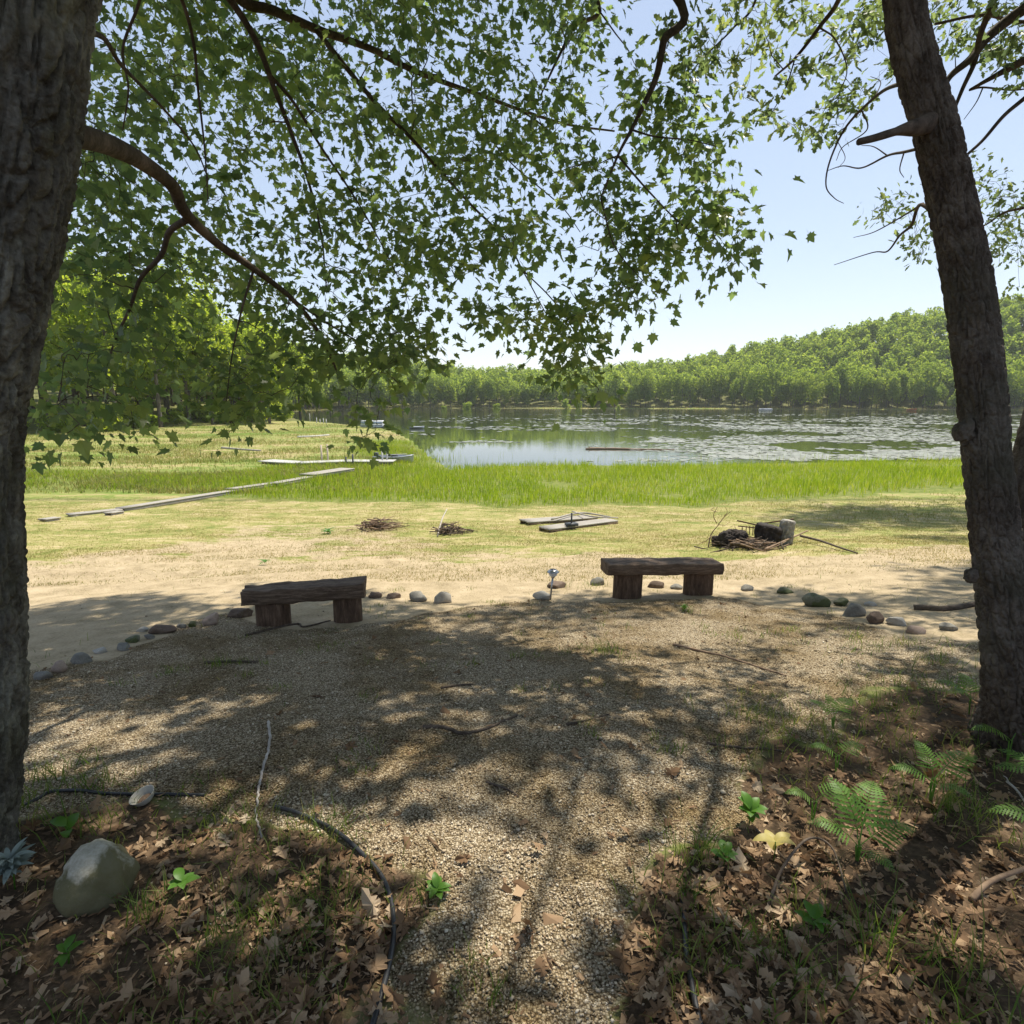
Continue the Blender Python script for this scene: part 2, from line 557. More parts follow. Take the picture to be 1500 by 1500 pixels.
REED = [(-60, 26), (-30, 22), (-21, 22.2), (-14, 23), (-8, 20.6), (0, 19.6), (7, 20), (16, 22.5), (30, 27.5), (60, 36), (60, 46), (31, 40.5), (14, 38.4), (0, 37.6), (-3.6, 35.4), (-6.2, 45), (-9.6, 58), (-15, 58), (-13, 44), (-10, 38), (-16, 32), (-30, 34), (-60, 40)]


def zone(x, y):
    """surface cover weights: gravel, litter, sand, lawn, reed, meadow"""
    w = .35 * (fbm2(x, y, 2.2, 3, 21) - .5) * 2
    sg = sdpoly(x, y, GRAVEL) + w
    gravel = 1 - sstep(-.18, .18, sg)
    litter = sstep(-.15, .2, sg) * (1 - sstep(3.3, 4.6, y + w))
    litter = np.maximum(litter, sstep(2.6, 3.2, np.abs(x)) * (1 - sstep(3.4, 5.2, y + w * 2)) * (x > 0) * sstep(-.1, .2, sg))
    w2 = .9 * (fbm2(x, y, .8, 3, 22) - .5) * 2
    sand = (1 - sstep(-.6, .7, sdpoly(x, y, PATH) + 1.5 * w2)) * (1 - .55 * sstep(.5, .64, fbm2(x, y, .9, 4, 24)) * sstep(8.5, 10, y))
    sand = np.maximum(sand, 0.5 * (1 - sstep(-.8, .8, sdpoly(x, y, TAN) + w2)))
    reed = 1 - sstep(-1.2, 1.0, sdpoly(x, y, REED) + 2.6 * (fbm2(x, y, .35, 4, 70) - .5) * 2)
    lawn = sstep(8.5, 10.5, y + w) * (1 - sstep(19, 23, y))
    rim = sstep(3.2, 4.2, y) * (1 - sstep(9.5, 11, y + w2)) * (1 - .4 * gravel)
    sand = np.maximum(sand, rim * (1 - .6 * litter))
    mead = sstep(19, 24, y)
    r = np.hypot(x, y)
    wood = np.maximum(sstep(-2, 5, treeline(y) - x) * (y > 30), sstep(140, 160, r) * sstep(4, 9, sdpoly(x, y, LAKE)))
    mead = mead * (1 - wood)
    return gravel, litter, sand, lawn, reed, mead


def build_ground():
    rad = [0.0]; r = .35
    rad = [.35]
    while rad[-1] < 2600:
        rad.append(rad[-1] * (1.021 if rad[-1] < 60 else 1.03))
    rad = np.array(rad)
    a1 = np.arange(-62, 62, .42); a2 = np.arange(62, 298, 4.0)
    ang = np.radians(np.concatenate([a1, a2]))
    nr, na = len(rad), len(ang)
    X = rad[:, None] * np.sin(ang)[None]; Y = rad[:, None] * np.cos(ang)[None]
    x, y = X.ravel(), Y.ravel()
    z = hgt(x, y)
    # far beyond: keep level
    g, l, s, lw, rd, md = zone(x, y)
    z = z + g * (fbm2(x, y, 14, 2, 30) - .5) * .02 + l * (fbm2(x, y, 9, 3, 31) - .5) * .045
    z = z + s * .03 * np.sin(6.5 * (y - .28 * x) + 2 * fbm2(x, y, .7, 2, 9)) * (x < -2) * sstep(7, 8, y) * (1 - sstep(10.5, 12, y))
    v = np.stack([x, y, z], 1)
    v = np.vstack([v, [0, 0, hz(0, 0)]])
    i = np.arange(nr - 1)[:, None] * na; j = np.arange(na)[None]; j2 = (j + 1) % na
    f = np.stack([i + j, i + na + j, i + na + j2, i + j2], -1).reshape(-1, 4)
    jj = np.arange(na)
    f3 = np.stack([np.full(na, nr * na), jj, (jj + 1) % na], 1)
    mb = MB(); mb.add(v, f, f3)
    o = mb.build('ground', ground_mat())
    tag(o, kind='structure')
    me = o.data
    for nm, trip in (('zone_a', (g, l, s)), ('zone_b', (lw, rd, md))):
        at_ = me.color_attributes.new(nm, 'FLOAT_COLOR', 'POINT')
        c = np.ones((len(v), 4), np.float32)
        for k in range(3):
            c[:-1, k] = trip[k]
        c[-1, :3] = 0 if nm == 'zone_b' else (1, 0, 0)
        at_.data.foreach_set('color', c.ravel())
    return o


def ground_mat():
    m, nt = new_mat('ground_cover')
    pos = N(nt, 'ShaderNodeNewGeometry').outputs['Position']
    za = N(nt, 'ShaderNodeAttribute', attribute_name='zone_a'); zb = N(nt, 'ShaderNodeAttribute', attribute_name='zone_b')
    sa = N(nt, 'ShaderNodeSeparateColor'); L(nt, za.outputs['Color'], sa.inputs[0])
    sb = N(nt, 'ShaderNodeSeparateColor'); L(nt, zb.outputs['Color'], sb.inputs[0])
    nA = noise_n(nt, pos, 3.5, 6, .65)
    nB = noise_n(nt, pos, 1.3, 10, .78, (.7, 1.15, 1), .6)
    nC = noise_n(nt, pos, 45, 4, .7)
    nD = noise_n(nt, pos, .16, 5, .6, (.5, 1.2, 1))

    def thr(w, nz, k=.7):
        a = math_(nt, 'ADD', w, math_(nt, 'MULTIPLY', math_(nt, 'SUBTRACT', nz, .5), k))
        return ramp(nt, a, [(.4, (0, 0, 0)), (.6, (1, 1, 1))]).outputs[0]
    # forest floor
    col = ramp(nt, nB, [(.34, (.06, .075, .022)), (.5, (.13, .14, .045)), (.66, (.24, .2, .11))]).outputs[0]
    # dry meadow
    mead = ramp(nt, math_(nt, 'ADD', math_(nt, 'MULTIPLY', nB, .6), math_(nt, 'MULTIPLY', nD, .4)),
                [(.41, (.1, .17, .025)), (.49, (.2, .23, .06)), (.56, (.34, .28, .13)), (.64, (.42, .31, .21))]).outputs[0]
    col = mix(nt, thr(sb.outputs[2], nA, .5), col, mead)
    # lawn with bare spots
    lawn = ramp(nt, math_(nt, 'ADD', math_(nt, 'MULTIPLY', nB, .65), math_(nt, 'MULTIPLY', nC, .35)),
                [(.4, (.12, .16, .035)), (.48, (.23, .23, .07)), (.54, (.36, .3, .14)), (.62, (.47, .38, .25))]).outputs[0]
    col = mix(nt, thr(sb.outputs[0], nA, .5), col, lawn)
    # wet ground below the reeds
    reed = ramp(nt, nA, [(.35, (.09, .13, .02)), (.65, (.2, .21, .06))]).outputs[0]
    col = mix(nt, thr(sb.outputs[1], nA, .5), col, reed)
    # sand
    sand = ramp(nt, math_(nt, 'ADD', math_(nt, 'MULTIPLY', nA, .5), math_(nt, 'MULTIPLY', nC, .5)),
                [(.34, (.2, .155, .09)), (.5, (.38, .3, .195)), (.66, (.5, .4, .275))]).outputs[0]
    col = mix(nt, math_(nt, 'MULTIPLY', thr(sa.outputs[2], nB, 1.6), .92), col, sand)
    # litter soil
    lit = ramp(nt, math_(nt, 'ADD', math_(nt, 'MULTIPLY', nA, .5), math_(nt, 'MULTIPLY', nC, .5)),
               [(.35, (.028, .02, .012)), (.5, (.075, .05, .03)), (.65, (.17, .115, .07))]).outputs[0]
    col = mix(nt, thr(sa.outputs[1], nA, .6), col, lit)
    # gravel
    vo = N(nt, 'ShaderNodeTexVoronoi'); vo.inputs['Scale'].default_value = 120; L(nt, pos, vo.inputs['Vector'])
    sc = N(nt, 'ShaderNodeSeparateColor'); L(nt, vo.outputs['Color'], sc.inputs[0])
    gv = ramp(nt, sc.outputs[0], [(0, (.13, .095, .055)), (.3, (.32, .25, .16)), (.65, (.47, .385, .26)), (1, (.64, .56, .42))]).outputs[0]
    edge = ramp(nt, vo.outputs['Distance'], [(.35, (1, 1, 1)), (.75, (.3, .27, .22))]).outputs[0]
    gv = mix(nt, 1.0, gv, edge, 'MULTIPLY')
    dirt = ramp(nt, noise_n(nt, pos, 1.4, 5, .7), [(.42, (1, 1, 1)), (.62, (.6, .54, .42))]).outputs[0]
    gv = mix(nt, 1.0, gv, dirt, 'MULTIPLY')
    gmask = thr(sa.outputs[0], nA, .7)
    col = mix(nt, gmask, col, gv)
    h = math_(nt, 'ADD', math_(nt, 'MULTIPLY', nC, .6),
              math_(nt, 'MULTIPLY', math_(nt, 'MULTIPLY', math_(nt, 'SUBTRACT', 1.0, vo.outputs['Distance']), gmask), 1.0))
    finish(nt, col, .92, h, .8, .012, .12)
    return m


build_ground()

# ------------------------------------------------------------------ water
def build_water():
    m, nt = new_mat('lake_surface')
    pos = N(nt, 'ShaderNodeNewGeometry').outputs['Position']
    big = noise_n(nt, pos, .02, 3, .5, (1, 1.6, 1))
    rip = noise_n(nt, pos, 1.1, 4, .6, (.5, 1.4, 1))
    sx = N(nt, 'ShaderNodeSeparateXYZ'); L(nt, pos, sx.inputs[0])
    # breeze ruffles the open water to the right, the near left cove stays calm
    k = N(nt, 'ShaderNodeMapRange'); L(nt, math_(nt, 'ADD', sx.outputs[0], math_(nt, 'MULTIPLY', big, 30)), k.inputs[0])
    k.inputs[1].default_value = 14; k.inputs[2].default_value = 60; k.inputs[3].default_value = .03; k.inputs[4].default_value = 1.0
    k2 = N(nt, 'ShaderNodeMapRange'); L(nt, sx.outputs[1], k2.inputs[0]); k2.inputs[1].default_value = 60; k2.inputs[2].default_value = 150; k2.inputs[3].default_value = 0; k2.inputs[4].default_value = .55
    h = math_(nt, 'MULTIPLY', rip, math_(nt, 'ADD', k.outputs[0], k2.outputs[0]))
    p = finish(nt, (.022, .03, .014), .03, h, .5, .05, .5)
    p.inputs['IOR'].default_value = 1.33
    a = np.array(LAKE, float)
    c = a.mean(0)
    # a fan sheet slightly larger than the shore
    import mathutils.geometry as mg
    out = []
    n = len(a)
    for i in range(n):
        e1 = norm(a[i] - a[i - 1]); e2 = norm(a[(i + 1) % n] - a[i])
        t = norm(e1 + e2); out.append(a[i] + np.array([t[1], -t[0]]) * 2.2)
    v3 = [Vector((p_[0], p_[1], WATER)) for p_ in out]
    tris = mg.tessellate_polygon([v3])
    mb = MB(); mb.add(np.array([q[:] for q in v3]), np.array([list(t) for t in tris]))
    o = mb.build('lake_water', m, smooth=False)
    for pl in o.data.polygons:
        if pl.normal.z < 0: pl.flip()
    tag(o, kind='structure')


build_water()


def build_pads():
    mb = MB()
    k = 7
    th = np.linspace(.25, 2 * np.pi - .25, k)
    T = np.vstack([[0, 0, 0], np.stack([np.cos(th), np.sin(th), np.zeros(k)], 1)])
    F = np.array([[0, i, i + 1] for i in range(1, k)])
    P, S = [], []
    spec = [((600, 1600), (606, 628), 4200, 900, 260, .28, .6), ((860, 1600), (622, 676), 9500, 1060, 170, .16, .36), ((600, 1000), (612, 648), 2400, 700, 200, .18, .4)]
    for (u0, u1), (v0, v1), n, uc, us, s0, s1 in spec:
        u = rng.uniform(u0, u1, n * 3); v = rng.uniform(v0, v1, n * 3)
        p = np.array([onwater(a, b, WATER + .008) for a, b in zip(u, v)])
        cl = fbm2(p[:, 0], p[:, 1], .11, 3, 40) + .25 * (fbm2(p[:, 0], p[:, 1], .5, 2, 41) - .5)
        pr = sstep(.42, .6, cl) * (sstep(uc - us, uc + us, u) * .9 + .12) if s1 != .4 else sstep(.52, .66, cl)
        ok = (rng.random(len(u)) < pr) & (sdpoly(p[:, 0], p[:, 1], LAKE) < -1.0)
        P.append(p[ok][:n]); S.append(rng.uniform(s0, s1, len(P[-1])))
    P = np.vstack(P); S = np.concatenate(S)
    n = len(P)
    P[:, 2] += rng.uniform(0, .006, n)
    a = rng.uniform(0, 6.28, n)
    M = frames(np.stack([np.cos(a), np.sin(a), rng.normal(0, .02, n)], 1), np.stack([rng.normal(0, .04, n), rng.normal(0, .04, n), np.ones(n)], 1)) * S[:, None, None]
    scatter(mb, T, [F], P, M)
    tag(mb.build('lily_pads', MT['pad'], smooth=False), 'pale floating lily pads spread over the open lake', 'lily pads', kind='stuff')


build_pads()

# ------------------------------------------------------------------ leaf shapes
def mirror_outline(half):
    half = np.array(half, float)
    return np.vstack([half, (half[1:-1] * [-1, 1])[::-1]])

def leaf_shape(half, cen, fold=.18, droop=.12, stalk=0):
    o = mirror_outline(half)
    pts = np.vstack([[0, cen], o])
    z = fold * np.abs(pts[:, 0]) - droop * pts[:, 1] ** 2
    T = np.column_stack([pts, z]); T[:, 1] -= 0
    n = len(o)
    F = np.array([[0, 1 + i, 1 + (i + 1) % n] for i in range(n)])
    if stalk:
        T = np.vstack([T, [-.014, -.01, 0], [.014, -.01, 0], [.05, -stalk, .12]]); F = np.vstack([F, [n + 1, n + 2, n + 3]])
    return T, F

MAPLE = leaf_shape([(0, 0), (.2, -.08), (.22, .1), (.52, .12), (.4, .3), (.54, .6), (.27, .52), (.2, .72), (0, 1)], .35, stalk=.75)
MAPLE_LO = leaf_shape([(0, 0), (.45, .08), (.33, .3), (.5, .58), (.2, .58), (0, 1)], .38)
OAK = leaf_shape([(0, 0), (.07, .2), (.2, .33), (.12, .43), (.29, .6), (.15, .7), (.17, .85), (0, 1)], .45)
DEADOAK = leaf_shape([(0, 0), (.06, .14), (.22, .2), (.11, .34), (.34, .42), (.33, .52), (.13, .54), (.38, .74), (.2, .74), (.16, .86), (0, 1)], .45, .3, .25)


def rnd_dirs(n, up=.0, spread=1.0):
    d = rng.normal(0, 1, (n, 3)) * spread
    d[:, 2] += up
    return norm(d)


def clump_leaves(mb, C, nper, size, sig, shape, down=.5, sizej=.25, mat=0, nrm_up=.9):
    """leaves round every twig end in C"""
    n = len(C) * nper
    off = rng.normal(0, 1, (n, 3)) * np.array([sig, sig, sig * .7])
    pos = np.repeat(C, nper, 0) + off
    tip = norm(off + rng.normal(0, .08, (n, 3))) + np.array([0, 0, -down]) + rng.normal(0, .35, (n, 3))
    nr = rng.normal(0, .55, (n, 3)) + np.array([0, 0, nrm_up])
    s = (np.repeat(size, nper) if np.ndim(size) else size) * (1 + sizej * rng.uniform(-1, 1, n))
    M = frames(tip, nr) * s[:, None, None]
    curl = np.repeat(shape[0][None], n, 0).copy()
    curl[:, :, 2] *= rng.uniform(-.8, 2.6, n)[:, None]
    curl[:, :, 0] *= rng.uniform(.72, 1.12, n)[:, None]
    curl[:, :, 0] += rng.normal(0, .14, n)[:, None] * curl[:, :, 1] ** 2
    scatter(mb, curl, [shape[1]], pos, M, mat)


def grow(mb, nodes, nrad, C, rtip=.0025, rmax=.012, jit=.05, ns=4):
    """twigs: every clump joins the nearest wood"""
    P = [np.asarray(n) for n in nodes]; P = np.array(P)
    Rr = np.array(nrad, float)
    cap = len(P) + len(C) * 3 + 4
    buf = np.zeros((cap, 3)); buf[:len(P)] = P; rb = np.zeros(cap); rb[:len(P)] = Rr
    n = len(P)
    d0 = np.array([((P - c) ** 2).sum(1).min() for c in C])
    for i in np.argsort(d0):
        c = C[i]
        dd = ((buf[:n] - c) ** 2).sum(1)
        k = int(dd.argmin()); a = buf[k]
        dist = math.sqrt(dd[k])
        m1 = a + (c - a) * .35 + rng.normal(0, jit, 3) * min(1, dist) + np.array([0, 0, .05 * dist])
        m2 = a + (c - a) * .7 + rng.normal(0, jit, 3) * min(1, dist) + np.array([0, 0, .04 * dist])
        r0 = min(rmax, rb[k] * .8, rtip * 1.3 + .006 * dist + .001)
        r0 = max(r0, rtip)
        tube(mb, [a, m1, m2, c], [r0, r0 * .8, r0 * .6, rtip * .8], ns, cap=False)
        for q, rr in ((m1, r0 * .8), (m2, r0 * .65), (c, rtip)):
            buf[n] = q; rb[n] = rr; n += 1


def limb(mb, pts, r0, r1, ns=8, n=None, nodes=None, nr=None, disp=None):
    p = spline(pts, n or 6 * len(pts))
    r = np.linspace(r0, r1, len(p))
    tube(mb, p, r, ns, disp=disp)
    if nodes is not None:
        nodes += list(p[::2]); nr += list(r[::2])


# ------------------------------------------------------------------ shade map (sun patches that the unseen crowns overhead are shaped to leave open)
LIT = [(95, 1120, 150, 50), (150, 1055, 120, 28), (55, 1150, 60, 26), (60, 1030, 45, 18), (370, 1020, 48, 16), (480, 1172, 48, 18), (690, 1240, 140, 48),
       (665, 1365, 85, 55), (950, 1170, 105, 40), (1050, 985, 170, 34), (900, 940, 80, 22), (1000, 925, 70, 20), (1145, 905, 34, 10), (1040, 905, 45, 12), (800, 950, 50, 12),
       (1230, 1010, 75, 42), (1130, 1015, 70, 30), (1140, 1250, 80, 34), (1355, 1290, 130, 48), (1450, 1345, 80, 36), (1230, 1440, 75, 42), (1365, 1140, 62, 32), (280, 1268, 60, 30), (430, 1350, 48, 25),
       (1300, 965, 90, 26), (1390, 930, 60, 20), (640, 920, 30, 8), (560, 960, 40, 8), (250, 915, 40, 9), (120, 990, 40, 9), (330, 880, 60, 8), (790, 1005, 45, 12), (1480, 1110, 30, 25), (130, 1260, 40, 25),
       (700, 1440, 80, 40), (860, 1385, 45, 25), (1330, 1390, 60, 25), (60, 1440, 60, 20), (1250, 850, 120, 10), (1100, 850, 60, 10)]
EDGE_U = [-3000, -400, 0, 60, 150, 280, 420, 540, 640, 700, 760, 860, 1000, 1100, 1250, 1420, 1500, 2500]
EDGE_V = [880, 900, 897, 890, 868, 858, 850, 866, 878, 885, 880, 868, 872, 868, 838, 818, 815, 800]


def sun_foot(P):                # where a point's shadow falls
    P = np.atleast_2d(P).astype(float)
    g = np.full(len(P), -.5)
    for _ in range(4):
        t = (P[:, 2] - g) / SUN[2]
        q = P - SUN * t[:, None]
        g = hgt(q[:, 0], q[:, 1])
    t = (P[:, 2] - g) / SUN[2]
    return P - SUN * t[:, None]


def lit_amount(G):              # 1 = sunlit patch of ground, 0 = shade
    u, v, d = proj(G)
    a = np.zeros(len(G))
    nz = 1 + .6 * (fbm2(G[:, 0], G[:, 1], 2.2, 3, 50) - .5) * 2
    for (cu, cv, ru, rv) in LIT:
        mg = (.1 + .07 * (1 - sstep(2.0, 3.0, d))) * FOC / np.maximum(d, .5)
        q = np.sqrt(((u - cu) / (ru + mg)) ** 2 + ((v - cv) / (rv + mg * .55)) ** 2)
        a = np.maximum(a, 1 - sstep(.7, 1.1, q * nz))
    e = np.interp(u, EDGE_U, EDGE_V) + 14 * (fbm2(G[:, 0], G[:, 1], 1.3, 3, 51) - .5) * 2
    a = np.where((d > .2), np.maximum(a, 1 - sstep(-6, 10, v - e)), a)
    return a


# ------------------------------------------------------------------ near trees
def cells(x, y, nx):            # border distance (F2-F1) of wrapped cells, and a value per cell
    ix, iy = np.floor(x).astype(np.int64), np.floor(y).astype(np.int64)
    f1 = np.full(x.shape, 9.); f2 = np.full(x.shape, 9.); val = np.zeros(x.shape)
    for a in (-1, 0, 1):
        for b in (-1, 0, 1):
            cx, cy = ix + a, iy + b
            w = cx % nx
            px = cx + .1 + .8 * _h(w, cy, w * 0 + 3); py = cy + .1 + .8 * _h(w, cy, w * 0 + 8)
            d = np.hypot(px - x, py - y)
            new = d < f1
            f2 = np.where(new, f1, np.minimum(f2, d)); val = np.where(new, _h(w, cy, w * 0 + 5), val); f1 = np.where(new, d, f1)
    return f2 - f1, val


def furrow(kind, seed):
    def f(th, s, r):
        sh = th.shape
        c, q, z = np.cos(th).ravel(), np.sin(th).ravel(), s.ravel()
        rr = r.ravel()
        C3 = np.stack([c, q, z], 1)
        t2 = th.ravel() / (2 * np.pi)
        w1 = fbm(C3 * [2.2, 2.2, 2.0] + seed, 3) - .5; w2 = fbm(C3 * [2.2, 2.2, 2.0] + seed + 31, 3) - .5
        fine = fbm(C3 * [14, 14, 40] + seed, 3) - .5
        if kind == 'maple':
            n = 34
            e, vl = cells(t2 * n + w1 * 4.5, z / .17 + w2 * 3, n)
            e2, v2 = cells(t2 * 80 + w1 * 8, z / .035 + w2 * 5, 80)
            big = fbm(C3 * [1.2, 1.2, .8] + seed, 2) - .5
            d = -.02 * (1 - sstep(0, .4, e)) + .007 * (vl - .5) - .004 * (1 - sstep(0, .4, e2)) + .005 * (v2 - .5) + .012 * fine + .04 * big
        else:
            n = 26
            e, vl = cells(t2 * n + w1 * 2.4, z / .062 + w2 * 3, n)
            e2, v2 = cells(t2 * 12 + w1 * 2, z / .3 + w2 * 2, 12)
            big = fbm(C3 * [1.2, 1.2, 1.1] + seed, 2) - .5
            d = -.013 * (1 - sstep(0, .42, e)) + .010 * (vl - .5) - .011 * (1 - sstep(0, .3, e2)) + .009 * fine + .035 * big
        k = np.minimum(1, rr / .16)
        return (d * k).reshape(sh)
    return f


def maple():
    base = np.array([-2.0, 1.86, hz(-2.0, 1.86) - .1])
    t = thing('maple_tree', 'big maple with mossy furrowed trunk filling the left edge and leaves hanging over the view', 'tree', base)
    ZR = ([-.35, -.12, .0, .25, .7, 1.4, 2.2, 2.75, 4.5, 8.5, 11.5], [.30, .235, .205, .185, .18, .178, .172, .165, .145, .09, .03])
    pts = []
    for ue, ve in [(30, 1255), (38, 1120), (40, 1000), (38, 850), (33, 700), (40, 590), (72, 440), (98, 310), (122, 180), (145, 0)]:
        d = ray(ue, ve); tt = 1.86 / d[1]; e = np.array([0, 0, EYE]) + d * tt
        pts.append((e[0] - 1.2 * np.interp(e[2], *ZR) - .02, 1.86, e[2]))
    pts = [(pts[0][0] - .03, 1.86, pts[0][2] - .18)] + pts + [(-1.12, 1.88, 3.6), (-.95, 1.9, 4.6), (-.8, 1.9, 6.2), (-.7, 2.0, 8.5), (-.9, 2.3, 11.5)]
    p = spline(pts, 1600)
    lowz = p[:, 2] < 3.4
    p = np.vstack([p[lowz][:: max(1, lowz.sum() // 560)], p[~lowz][::14]])
    zz = p[:, 2]
    r = np.interp(zz, *ZR)
    mb = MB(); tube(mb, p, r, 180, disp=furrow('maple', 3.0))
    mb.build('trunk', MT['maple_bark'], t, base)
    # limbs
    nodes, nr = list(p[zz > 2.6][::6]), list(r[zz > 2.6][::6] * .5)
    lb = MB()
    def tr(z): return np.array([np.interp(z, zz, p[:, 0]), np.interp(z, zz, p[:, 1]), z])
    bumps = lambda th, s, r_: .12 * r_ * (vn(np.stack([np.cos(th).ravel() * 2, np.sin(th).ravel() * 2, s.ravel() * 6], 1)).reshape(th.shape) - .4)
    A = lambda l: [at(*q) for q in l]
    B1 = A([(60, 182, 1.95), (110, 197, 2.15), (160, 212, 2.45), (212, 240, 2.8), (252, 272, 3.1), (272, 312, 3.3), (320, 358, 3.75), (372, 394, 4.2), (430, 440, 4.8), (470, 492, 5.3), (500, 560, 5.7)])
    big = MB()
    limb(big, B1, .05, .012, 12, 90, nodes, nr, bumps)
    limb(big, A([(273, 322, 3.35), (248, 340, 3.45), (236, 374, 3.55), (206, 408, 3.65), (190, 452, 3.8), (168, 500, 4.1), (150, 560, 4.3)]), .02, .005, 8, 40, nodes, nr, bumps)
    big.build('lower_limb', MT['limb_bark'], t, base)
    br = [([tr(3.9), at(250, -150, 4.4)], [(345, -8, 5.0), (400, 15, 5.2), (470, 45, 5.6), (540, 70, 6.0), (610, 105, 6.4), (700, 138, 6.9), (760, 160, 7.3), (830, 182, 7.6), (900, 192, 7.9)], .055, .012),
          ([], [(462, 42, 5.55), (500, 90, 5.6), (550, 150, 5.8), (600, 200, 6.0), (640, 245, 6.2), (690, 300, 6.4), (740, 350, 6.5), (765, 395, 6.4), (800, 460, 6.2)], .028, .005),
          ([tr(3.7), at(230, -130, 3.8)], [(330, -10, 4.3), (375, 60, 4.5), (402, 130, 4.7), (425, 190, 4.9), (450, 260, 5.1), (470, 340, 5.3), (478, 420, 5.4)], .035, .006),
          ([], [(395, 110, 4.65), (430, 150, 4.8), (470, 215, 5.1), (520, 290, 5.4), (560, 360, 5.7), (600, 440, 5.9)], .016, .004),
          ([tr(3.5), at(200, -120, 3.4)], [(262, -10, 3.8), (283, 60, 4.0), (290, 130, 4.1), (300, 220, 4.3), (305, 300, 4.4)], .018, .004),
          ([tr(3.3), at(180, -80, 3.0)], [(206, -10, 3.3), (180, 70, 3.4), (188, 130, 3.5), (180, 190, 3.6)], .012, .004),
          ([tr(2.6)], [(142, 50, 2.3), (180, 98, 2.7), (240, 160, 3.3), (285, 215, 3.8), (305, 262, 4.2)], .013, .004),
          ([tr(5.6), at(560, -300, 5.2)], [(865, -12, 6.2), (840, 40, 6.2), (815, 90, 6.2), (792, 140, 6.2)], .04, .008),
          ([tr(6.4), at(700, -330, 4.4)], [(988, -12, 4.9), (972, 60, 4.95), (962, 110, 5.0), (945, 150, 5.0), (925, 190, 5.0), (905, 228, 4.95), (880, 290, 4.9)], .05, .006),
          ([], [(925, 190, 5.0), (960, 200, 4.9), (1010, 205, 4.8), (1050, 215, 4.7)], .01, .003),
          ([], [(905, 228, 4.95), (950, 280, 4.8), (1000, 330, 4.7), (1050, 360, 4.6)], .01, .003),
          ([], [(880, 290, 4.9), (900, 360, 4.8), (940, 410, 4.7)], .008, .003),
          ([], [(640, 110, 6.5), (605, 110, 6.5), (608, 180, 6.5), (625, 260, 6.5), (650, 340, 6.5)], .01, .004),
          ([], [(700, 138, 6.9), (712, 190, 6.7), (750, 240, 6.6), (820, 300, 6.3), (850, 340, 6.1)], .012, .004),
          ([], [(760, 160, 7.3), (800, 190, 6.8), (835, 250, 6.4), (860, 300, 6.2), (900, 330, 6.0)], .012, .004),
          ([], [(430, 440, 4.8), (490, 480, 5.2), (560, 520, 5.6)], .012, .004),
          ([], [(765, 395, 6.4), (810, 440, 5.8), (850, 500, 5.4), (870, 550, 5.2)], .008, .003),
          ([], [(372, 394, 4.2), (355, 450, 4.3), (340, 520, 4.5), (330, 600, 4.6)], .01, .003)]
    for pre, l, r0, r1 in br:
        limb(lb, list(pre) + A(l), r0, r1, 7, None, nodes, nr)
    # crown seen in the frame
    SIL = [(105, 60), (150, -40), (900, -40), (905, 40), (880, 100), (905, 90), (960, 105), (1000, 110), (1030, 165), (1068, 215), (1062, 250), (1090, 335), (1085, 365), (1055, 415), (1010, 395), (965, 450), (900, 470), (860, 475),
           (885, 545), (888, 590), (850, 565), (800, 545), (785, 500), (740, 500), (690, 450), (648, 470), (645, 525), (600, 545), (575, 610), (545, 640), (515, 655), (490, 625), (478, 595), (440, 600), (400, 585), (340, 640), (300, 600), (255, 590), (190, 650), (160, 610), (105, 660), (62, 560), (70, 300), (95, 190)]
    n = 30000
    u = rng.uniform(40, 1100, n); v = rng.uniform(-60, 670, n)
    ins = sdpoly(u, v, SIL) < -3
    dens = np.ones(n)
    gap = fbm(np.stack([u / 60, v / 60, np.zeros(n)], 1), 3)
    dens *= sstep(.4, .56, gap) * 1.12 + .04
    low = (u < 560) & (v > 270)
    dens = np.where(low, np.maximum(dens, .22) * .5, dens * .78)
    edge = (u > 830) & (v > 90)
    dens = np.where(edge, dens * .7, dens)
    dens = np.where((u > 700) & (v > 440), .75, dens)
    ok = ins & (rng.random(n) < dens * .145)
    u, v = u[ok], v[ok]
    tn = np.interp(v, [-60, 150, 350, 650], [4.8, 4.6, 4.3, 4.0]) + np.interp(u, [40, 300, 600, 830, 1100], [-1.0, -.2, .4, .6, .1])
    tf = np.interp(v, [-60, 150, 350, 650], [9.2, 8.0, 6.6, 5.2]) + np.interp(u, [40, 300, 600, 850, 1100], [-1.4, 0, .4, -.4, -2.4])
    C = np.zeros((len(u), 3))
    for i in range(len(u)):
        best = None
        for _ in range(12):
            tt = rng.uniform(tn[i], max(tn[i] + .4, tf[i]))
            q = at(u[i], v[i], tt)
            la = lit_amount(sun_foot(q))[0]
            if best is None or la < best[0]: best = (la, q)
            if la < .3: break
        C[i] = best[1]
        if best[0] > .4 and rng.random() < .85: C[i, 2] = -99
    C = C[C[:, 2] > -50]
    vis = C
    # unseen crown above the frame, shaped by the shade map
    ov = overhead(lambda x: x < .9, 2500, 1)
    grow(lb, nodes, nr, np.vstack([vis, ov]), .0032, .013)
    lb.build('branches', MT['limb_bark'], t, base)
    fl = MB()
    dist = np.linalg.norm(vis - [0, 0, EYE], axis=1)
    a = dist < 6.2
    clump_leaves(fl, vis[a], 11, .078, .16, MAPLE, .6, .45)
    clump_leaves(fl, vis[~a], 11, .08, .18, MAPLE, .6, .45)
    clump_leaves(fl, ov, 12, .17, .17, MAPLE_LO, .4)
    fl.build('crown', MT['maple_leaf'], t, base, smooth=False)
    return t


